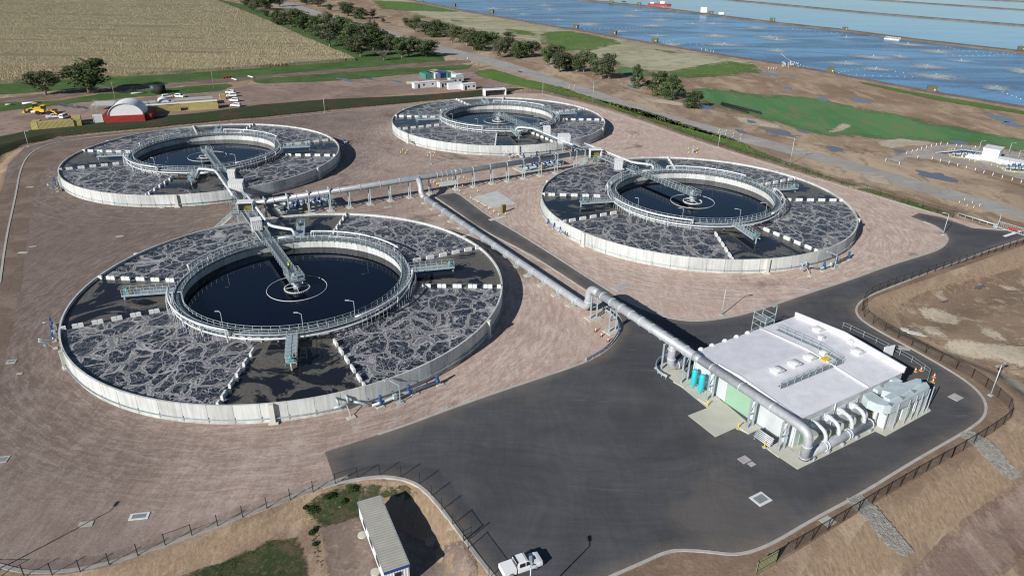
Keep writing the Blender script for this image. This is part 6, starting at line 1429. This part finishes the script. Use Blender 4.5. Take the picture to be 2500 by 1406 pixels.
# ================================================================== trees
def make_tree(kind,seed):
    r=random.Random(seed); t=thing('gum_tree','x','tree'); m=MB(); H=10.0
    tips=[]; nb={'wide':6,'tall':5,'bush':6,'bare':7}[kind]; hb={'wide':2.6,'tall':3.2,'bush':1.0,'bare':2.5}[kind]
    m.tube([(0,0,-.2),(r.uniform(-.2,.2),r.uniform(-.2,.2),hb*.6),(r.uniform(-.3,.3),0,hb)],[.36,.27,.22],7)
    for k in range(nb):
        a=2*PI*k/nb+r.uniform(-.4,.4); sp=r.uniform(1.6,3.6) if kind!='tall' else r.uniform(.9,2.4); z=r.uniform(5.2,8.4)
        p=[Vector((0,0,hb*.9)),Vector((math.cos(a)*sp*.4,math.sin(a)*sp*.4,(hb+z)*.5)),Vector((math.cos(a)*sp,math.sin(a)*sp,z))]
        m.tube(p,[.17,.11,.05],5); tips.append(p[2]); q=p[1]+Vector((math.cos(a+1)*1.2,math.sin(a+1)*1.2,1.4)); m.tube([p[1],q],[.08,.03],4); tips.append(q)
        if kind=='bare':
            for j in range(5): e=p[2]+Vector((r.uniform(-1.5,1.5),r.uniform(-1.5,1.5),r.uniform(.3,1.8))); m.tube([p[2],e],[.05,.02],4)
    m.build('trunk','bark',t)
    m=MB(); rnd=[]; cl=[]
    R0={'wide':4.4,'tall':3.3,'bush':4.6,'bare':3.0}[kind]
    ncl={'wide':34,'tall':30,'bush':40,'bare':6}[kind]
    for k in range(ncl):
        a=r.random()*2*PI; z=r.uniform(2.0 if kind!='bush' else .8,9.4); f=math.sin(max(.15,min(1,(z-(1.6 if kind!='bush' else -1.2))/8.4))*PI*.86)
        rr=R0*f*math.sqrt(r.random()); cl.append((Vector((math.cos(a)*rr,math.sin(a)*rr,z)),r.uniform(1.0,1.85)))
    for p in tips: cl.append((p+Vector((0,0,.3)),r.uniform(.9,1.5)))
    per={'wide':98,'tall':95,'bush':108,'bare':30}[kind]
    for c,s in cl:
        tone=r.uniform(.15,.85)
        for k in range(per):
            v=Vector((r.gauss(0,1),r.gauss(0,1),r.gauss(0,1))).normalized(); p=c+Vector((v.x*s,v.y*s,v.z*s*.72))*(.55+.5*r.random())
            if p.z<.3: continue
            q=r.uniform(.13,.30); v1=Vector((r.uniform(-1,1),r.uniform(-1,1),r.uniform(-1,1))).normalized(); v2=v1.cross(v if abs(v.dot(v1))<.95 else Vector((0,0,1))).normalized()
            m.add([p-v1*q,p+v2*q*.8,p+v1*q,p-v2*q*.8],[(0,1,2,3)]); rnd+=[min(1,max(0,tone+r.uniform(-.25,.25)))]*4
    m.build('crown','leaf2' if kind in('bare',) or seed%3==0 else 'leaf',t,attrs={'rnd':rnd}); return t
protos=[make_tree('wide',1),make_tree('wide',6),make_tree('tall',4),make_tree('tall',9),make_tree('bush',5),make_tree('bare',7),make_tree('wide',3)]
used=set()
def plant(k,base,top,wpx,label,group):
    g=P(*base); h=max(2.5,HG(base,top)); w_=wpx/ (F/ (Vector((g.x,g.y,HC)).length)) ; base_w={0:8.8,1:8.8,2:6.6,3:6.6,4:9.2,5:6.5,6:8.8}[k]
    sx=w_/base_w; sz=h/9.9*R_.uniform(.92,1.12); rz=R_.random()*6.28
    if k not in used: used.add(k); o=protos[k]; o.location=g; o.rotation_euler=(0,0,rz); o.scale=(sx,sx,sz); o['label']=label; o['group']=group; return
    copy_tree(protos[k],g,rz,label,group,None,(sx,sx,sz))
LT=[(60,105,30,65),(175,150,85,50),(110,85,-10,110),(200,90,-20,120),(20,70,-30,90),(290,60,-40,90),(270,215,95,100),(340,205,85,90),(390,235,80,150),(450,240,80,120),(500,275,120,120),(590,315,130,130),(640,290,150,110),(720,405,170,190),(690,300,110,120),(800,330,150,120),(870,300,160,150),(930,350,190,150),(900,440,240,170),(985,490,290,200),(1060,400,200,180),(1100,440,240,170),(1170,430,270,150),(1240,470,290,130),(1185,520,430,110),(1340,500,330,150),(1400,490,330,150),(1450,440,320,120),(1550,490,330,170)]
ordn=['first','second','third','fourth','fifth','sixth','seventh','eighth','ninth','tenth','eleventh','twelfth','thirteenth','fourteenth','fifteenth','sixteenth','seventeenth','eighteenth','nineteenth','twentieth','twenty-first','twenty-second','twenty-third','twenty-fourth','twenty-fifth','twenty-sixth','twenty-seventh','twenty-eighth','twenty-ninth','thirtieth','thirty-first','thirty-second']
LT.sort(key=lambda q:-q[0]); n=0
for i,(x,b,tp,w_) in enumerate(LT):
    bare=(x==1185); k=5 if bare else [0,2,1,6,3,4][i%6]
    if x in (1550,1340): k=0
    if x in(1400,): k=6
    plant(k,(600+x/3.514,b/3.514),(600+x/3.514,tp/3.514),w_/3.514*R_.uniform(1.0,1.3),('small leafless grey tree in front of the avenue trees' if bare else ordn[i]+' gum tree from the right end of the belt between crop field and road'),'gum trees between crop field and road')
RTL=[(620,60,-20,120),(520,40,-40,110),(720,100,40,55),(880,140,40,130),(840,90,20,80),(995,165,60,115),(1090,155,80,55),(1180,200,160,40),(1385,235,160,60),(1450,280,155,100),(1540,305,190,120),(1630,320,185,130),(1700,300,180,100),(1770,370,215,110),(1830,350,240,120),(1895,400,245,150),(1950,430,260,120),(2030,435,260,150),(2110,390,280,110),(2250,315,275,80),(2240,440,320,150)]
RTL=[(600+x/3.514,b/3.514,t_/3.514,w_/3.514) for x,b,t_,w_ in RTL]+[(1200+x/3.514,b/3.514,t_/3.514,w_/3.514) for x,b,t_,w_ in [(60,500,350,90),(110,480,345,110),(210,500,350,110),(285,495,345,170),(355,490,360,120),(470,560,400,110),(545,540,380,130),(580,620,450,140),(640,600,450,100),(730,620,470,110),(790,620,445,130),(870,650,480,100),(940,680,500,150),(1010,680,480,130),(1250,750,575,100),(1345,740,705,50),(1460,820,612,215),(1550,855,665,185),(1735,925,795,155)]]
RTL.sort(key=lambda q:-q[0])
ordn+=['thirty-third','thirty-fourth','thirty-fifth','thirty-sixth','thirty-seventh','thirty-eighth','thirty-ninth','fortieth','forty-first','forty-second']
for i,(x,b,tp,w_) in enumerate(RTL):
    k=[1,0,6,2,4,3][i%6]
    if i<4: k=4
    l=ordn[i]+' tree from the right in the row along the lagoon side of the road'
    if i==0: l='low round bush-shaped tree, last on the right of the road, by the puddles'
    if w_<16: k=3
    plant(k,(x,b),(x,tp),w_*R_.uniform(.95,1.25),l,'gum trees on the lagoon side of the road')
plant(6,(112,232),(110,168),62,'dark broad tree standing at the left edge of the crop field','trees by the site yard'); plant(0,(219,227),(208,145),98,'taller spreading gum tree right of the dark one, by the crop field','trees by the site yard')
# ================================================================== lagoon things
LG=[((1030,2),1.5),((1108,18),1.6),((1200,34),2.2),((1405,72),2.6),((1498,87),2.2),((1598,106),3.0),((2026,181),3.6),((2273,228),4.2),((1492,10),1.5),((1560,15),2.0),((1735,37),2.0),((1885,54),2.2),((2062,77),3.0),((2492,126),3.8)]
lk=None
for i,(p,w_) in enumerate(LG):
    g=P(*p); side='near bank' if i<8 else 'dividing wall'; l='olive mooring box on the lagoon '+side+', '+(ordn[i] if i<8 else ordn[i-8])+' from the left'
    if lk is None:
        lk=thing('lagoon_cabinet',l,'cabinet',(g.x,g.y,.7),rad(-25),'olive boxes along the lagoon'); m=MB(); m.box((0,0,1.35),(4.6,2.8,2.7)); m.build('body','olive_dk',lk); m=MB(); m.box((0,0,2.76),(4.8,3.0,.14)); m.build('lid','olive',lk); m=MB(); m.box((1.2,-1.43,1.3),(.5,.06,.8)); m.build('door_panel','offwhite',lk)
    else: copy_tree(lk,(g.x,g.y,.7),rad(-25),l)
AE=[(1205,22),(1250,24),(1278,36),(1330,14),(1342,24),(1363,50),(1436,60),(1512,78),(1540,40),(1553,27),(1592,64),(1606,88),(1612,50),(1636,36),(1747,89),(1768,110),(1742,59),(1845,69),(1879,92),(1896,98),(1897,125),(2066,93),(2132,141),(2065,156),(2139,170),(2196,139),(2216,110),(2264,164),(2290,128),(2284,188),(2346,150),(2433,217),(2500,176),(1690,60),(1640,110)]
ae=None
for i,p in enumerate(AE):
    g=P(*p); l='floating aerator throwing white froth on the near lagoon'
    if ae is None:
        ae=thing('surface_aerator',l,'aerator',(g.x,g.y,.12),0,'floating aerators'); m=MB(); 
        for k in range(3): a=2*PI*k/3; m.beam((0,0,.2),(1.3*math.cos(a),1.3*math.sin(a),.1),.12); m.dome((1.3*math.cos(a),1.3*math.sin(a),0),.3,.3,.25,8,3)
        m.build('float','galv',ae); m=MB(); m.cyl((0,0,.2),(0,0,1.3),.3); m.dome((0,0,1.3),.3,.3,.25,8,3); m.build('motor','galv',ae)
        m=MB(); vs=[(0,0,.02)]; fd=[1.0]; n=40; ry=[R_.random() for _ in range(40)]
        for k in range(1,7):
            for j in range(n): a=2*PI*j/n; rr=k/6*(21); vs.append((rr*math.cos(a),rr*math.sin(a),.02)); fd.append((1-k/6)*(.65+.6*ry[j]))
        fs=[(0,1+j,1+(j+1)%n) for j in range(n)]+[(1+(k-1)*n+j,1+k*n+j,1+k*n+(j+1)%n,1+(k-1)*n+(j+1)%n) for k in range(1,6) for j in range(n)]
        m.add(vs,fs); m.build('froth','froth',ae,attrs={'fade':fd})
    else: q_=R_.uniform(.65,1.25); copy_tree(ae,(g.x,g.y,.12+.004*i),R_.random()*6,None,None,None,(q_,q_*R_.uniform(.6,1),1))
def buoys(label,px,step=4.5,r=.24):
    q=[P(*p) for p in smooth(px,2)]; m=MB(); acc=0
    for i in range(len(q)-1):
        Ls=(q[i+1]-q[i]).length; s=-acc
        while s+step<=Ls: s+=step; p=q[i].lerp(q[i+1],s/Ls); m.dome((p.x,p.y,.1),r,r,r,6,2)
        acc=Ls-s
    tag(m.build('buoy_line','white'),label,'buoy line','buoy lines on the lagoon')
buoys('string of white floats curving from the middle bank box to an aerator, left of it',[(1905,130),(1925,148),(1960,162),(2012,178)])
buoys('string of white floats from the big bank box, upper strand',[(2040,181),(2080,170),(2140,170),(2220,180)]); buoys('string of white floats from the big bank box, lower strand',[(2036,184),(2100,184),(2160,187),(2230,188)])
buoys('string of white floats, farther strand right of the sixth bank box',[(1612,104),(1660,96),(1705,92),(1745,90)]); buoys('string of white floats, nearer strand right of the sixth bank box',[(1612,108),(1660,108),(1715,110),(1765,110)])
buoys('string of white floats at right edge, ending at the last aerator',[(2436,222),(2460,230),(2500,246)]); buoys('string of white floats under the dividing wall at far right, upper strand',[(2300,114),(2360,126),(2420,131),(2488,130)]); buoys('string of white floats under the dividing wall at far right, lower strand',[(2290,134),(2350,138),(2420,137),(2488,132)])
buoys('string of white floats between the dividing wall and left aerators',[(1415,72),(1450,73),(1520,70),(1600,64)]); buoys('string of white floats along the dividing wall left of the box',[(1925,70),(1980,77),(2030,80),(2060,82)])
g=P(1608,14); t=thing('dredge_boat','small red and white dredge boat on the calm far lagoon','boat',(g.x,g.y,.1),rad(-10)); m=MB(); m.prism([(-13,-3),(10,-3),(15,0),(10,3),(-13,3)],0,1.8); m.build('hull','red',t); m=MB(); m.box((4,0,3.2),(5,3.4,2.8)); m.box((-8,0,2.6),(4,3,1.8)); m.build('cabin','white',t); m=MB(); m.beam((7,0,1.8),(14,0,4),.4); m.beam((-2,0,1.8),(-2,0,6),.3); m.build('boom','red',t)
g=P(1523,8); t=thing('excavator','small teal excavator on the dividing wall at top','excavator',(g.x,g.y,1),0); m=MB(); m.box((0,0,1.8),(4,3,1.8)); m.build('body','teal',t); m=MB(); m.beam((1,0,2),(5,0,5),.6); m.beam((5,0,5),(8,0,1),.5); m.build('boom','teal',t); m=MB(); m.box((0,-1.4,.4),(5,.8,.8)); m.box((0,1.4,.4),(5,.8,.8)); m.build('track','black',t)
for p,l,s in (((1717,33),'white box hut on the dividing wall left of an olive box',(6.5,5,5)),((1760,38),'low white launch beside the dividing wall',(5,3,2)),((1777,38),'brown crate stack on the dividing wall',(3,3,3))):
    g=P(*p); t=thing('wall_hut' if 'hut' in l else ('small_boat' if 'launch' in l else 'crate_stack'),l,'hut' if 'hut' in l else ('boat' if 'launch' in l else 'crates'),(g.x,g.y,.8),rad(-12)); mt='white' if 'white' in l else 'verge'; m=MB(); m.box((0,0,s[2]/2),s); m.build('body',mt,t); m=MB(); m.box((0,0,s[2]+.1),(s[0]+.4,s[1]+.4,.2)); m.build('lid',mt,t)
A,B=P(2160,96),P(2196,100); t=thing('pontoon','long white pontoon moored under the dividing wall','pontoon',A,math.atan2((B-A).y,(B-A).x)); Lb=(B-A).length; m=MB(); m.box((Lb/2,0,.5),(Lb,2.5,.9)); m.build('deck','offwhite',t); m=MB(); rails(m,[(Lb*k/6,1.1,.9) for k in range(7)],1.1,.12); m.build('handrail','white',t)
cwp=[]
for k in range(26): cwp.append((1910+R_.uniform(-2,38)+k*.0,163+R_.uniform(-7,5)))
pst=None
for p in cwp+[(1876,171),(1882,172),(1888,172),(1894,171),(1712,124),(1722,126),(1726,127),(1735,128),(1741,130)]:
    if pst is None: pst=thing('timber_post','short pale post in the cluster on the near lagoon bank','post',P(*p),0,'pale posts on the lagoon bank'); m=MB(); m.tube([(0,0,0),(0,0,1.5)],[.22,.18],6); m.build('post','slab',pst); m=MB(); m.dome((0,0,1.5),.24,.24,.2,6,2); m.build('cap','offwhite',pst)
    else: copy_tree(pst,P(*p),0)
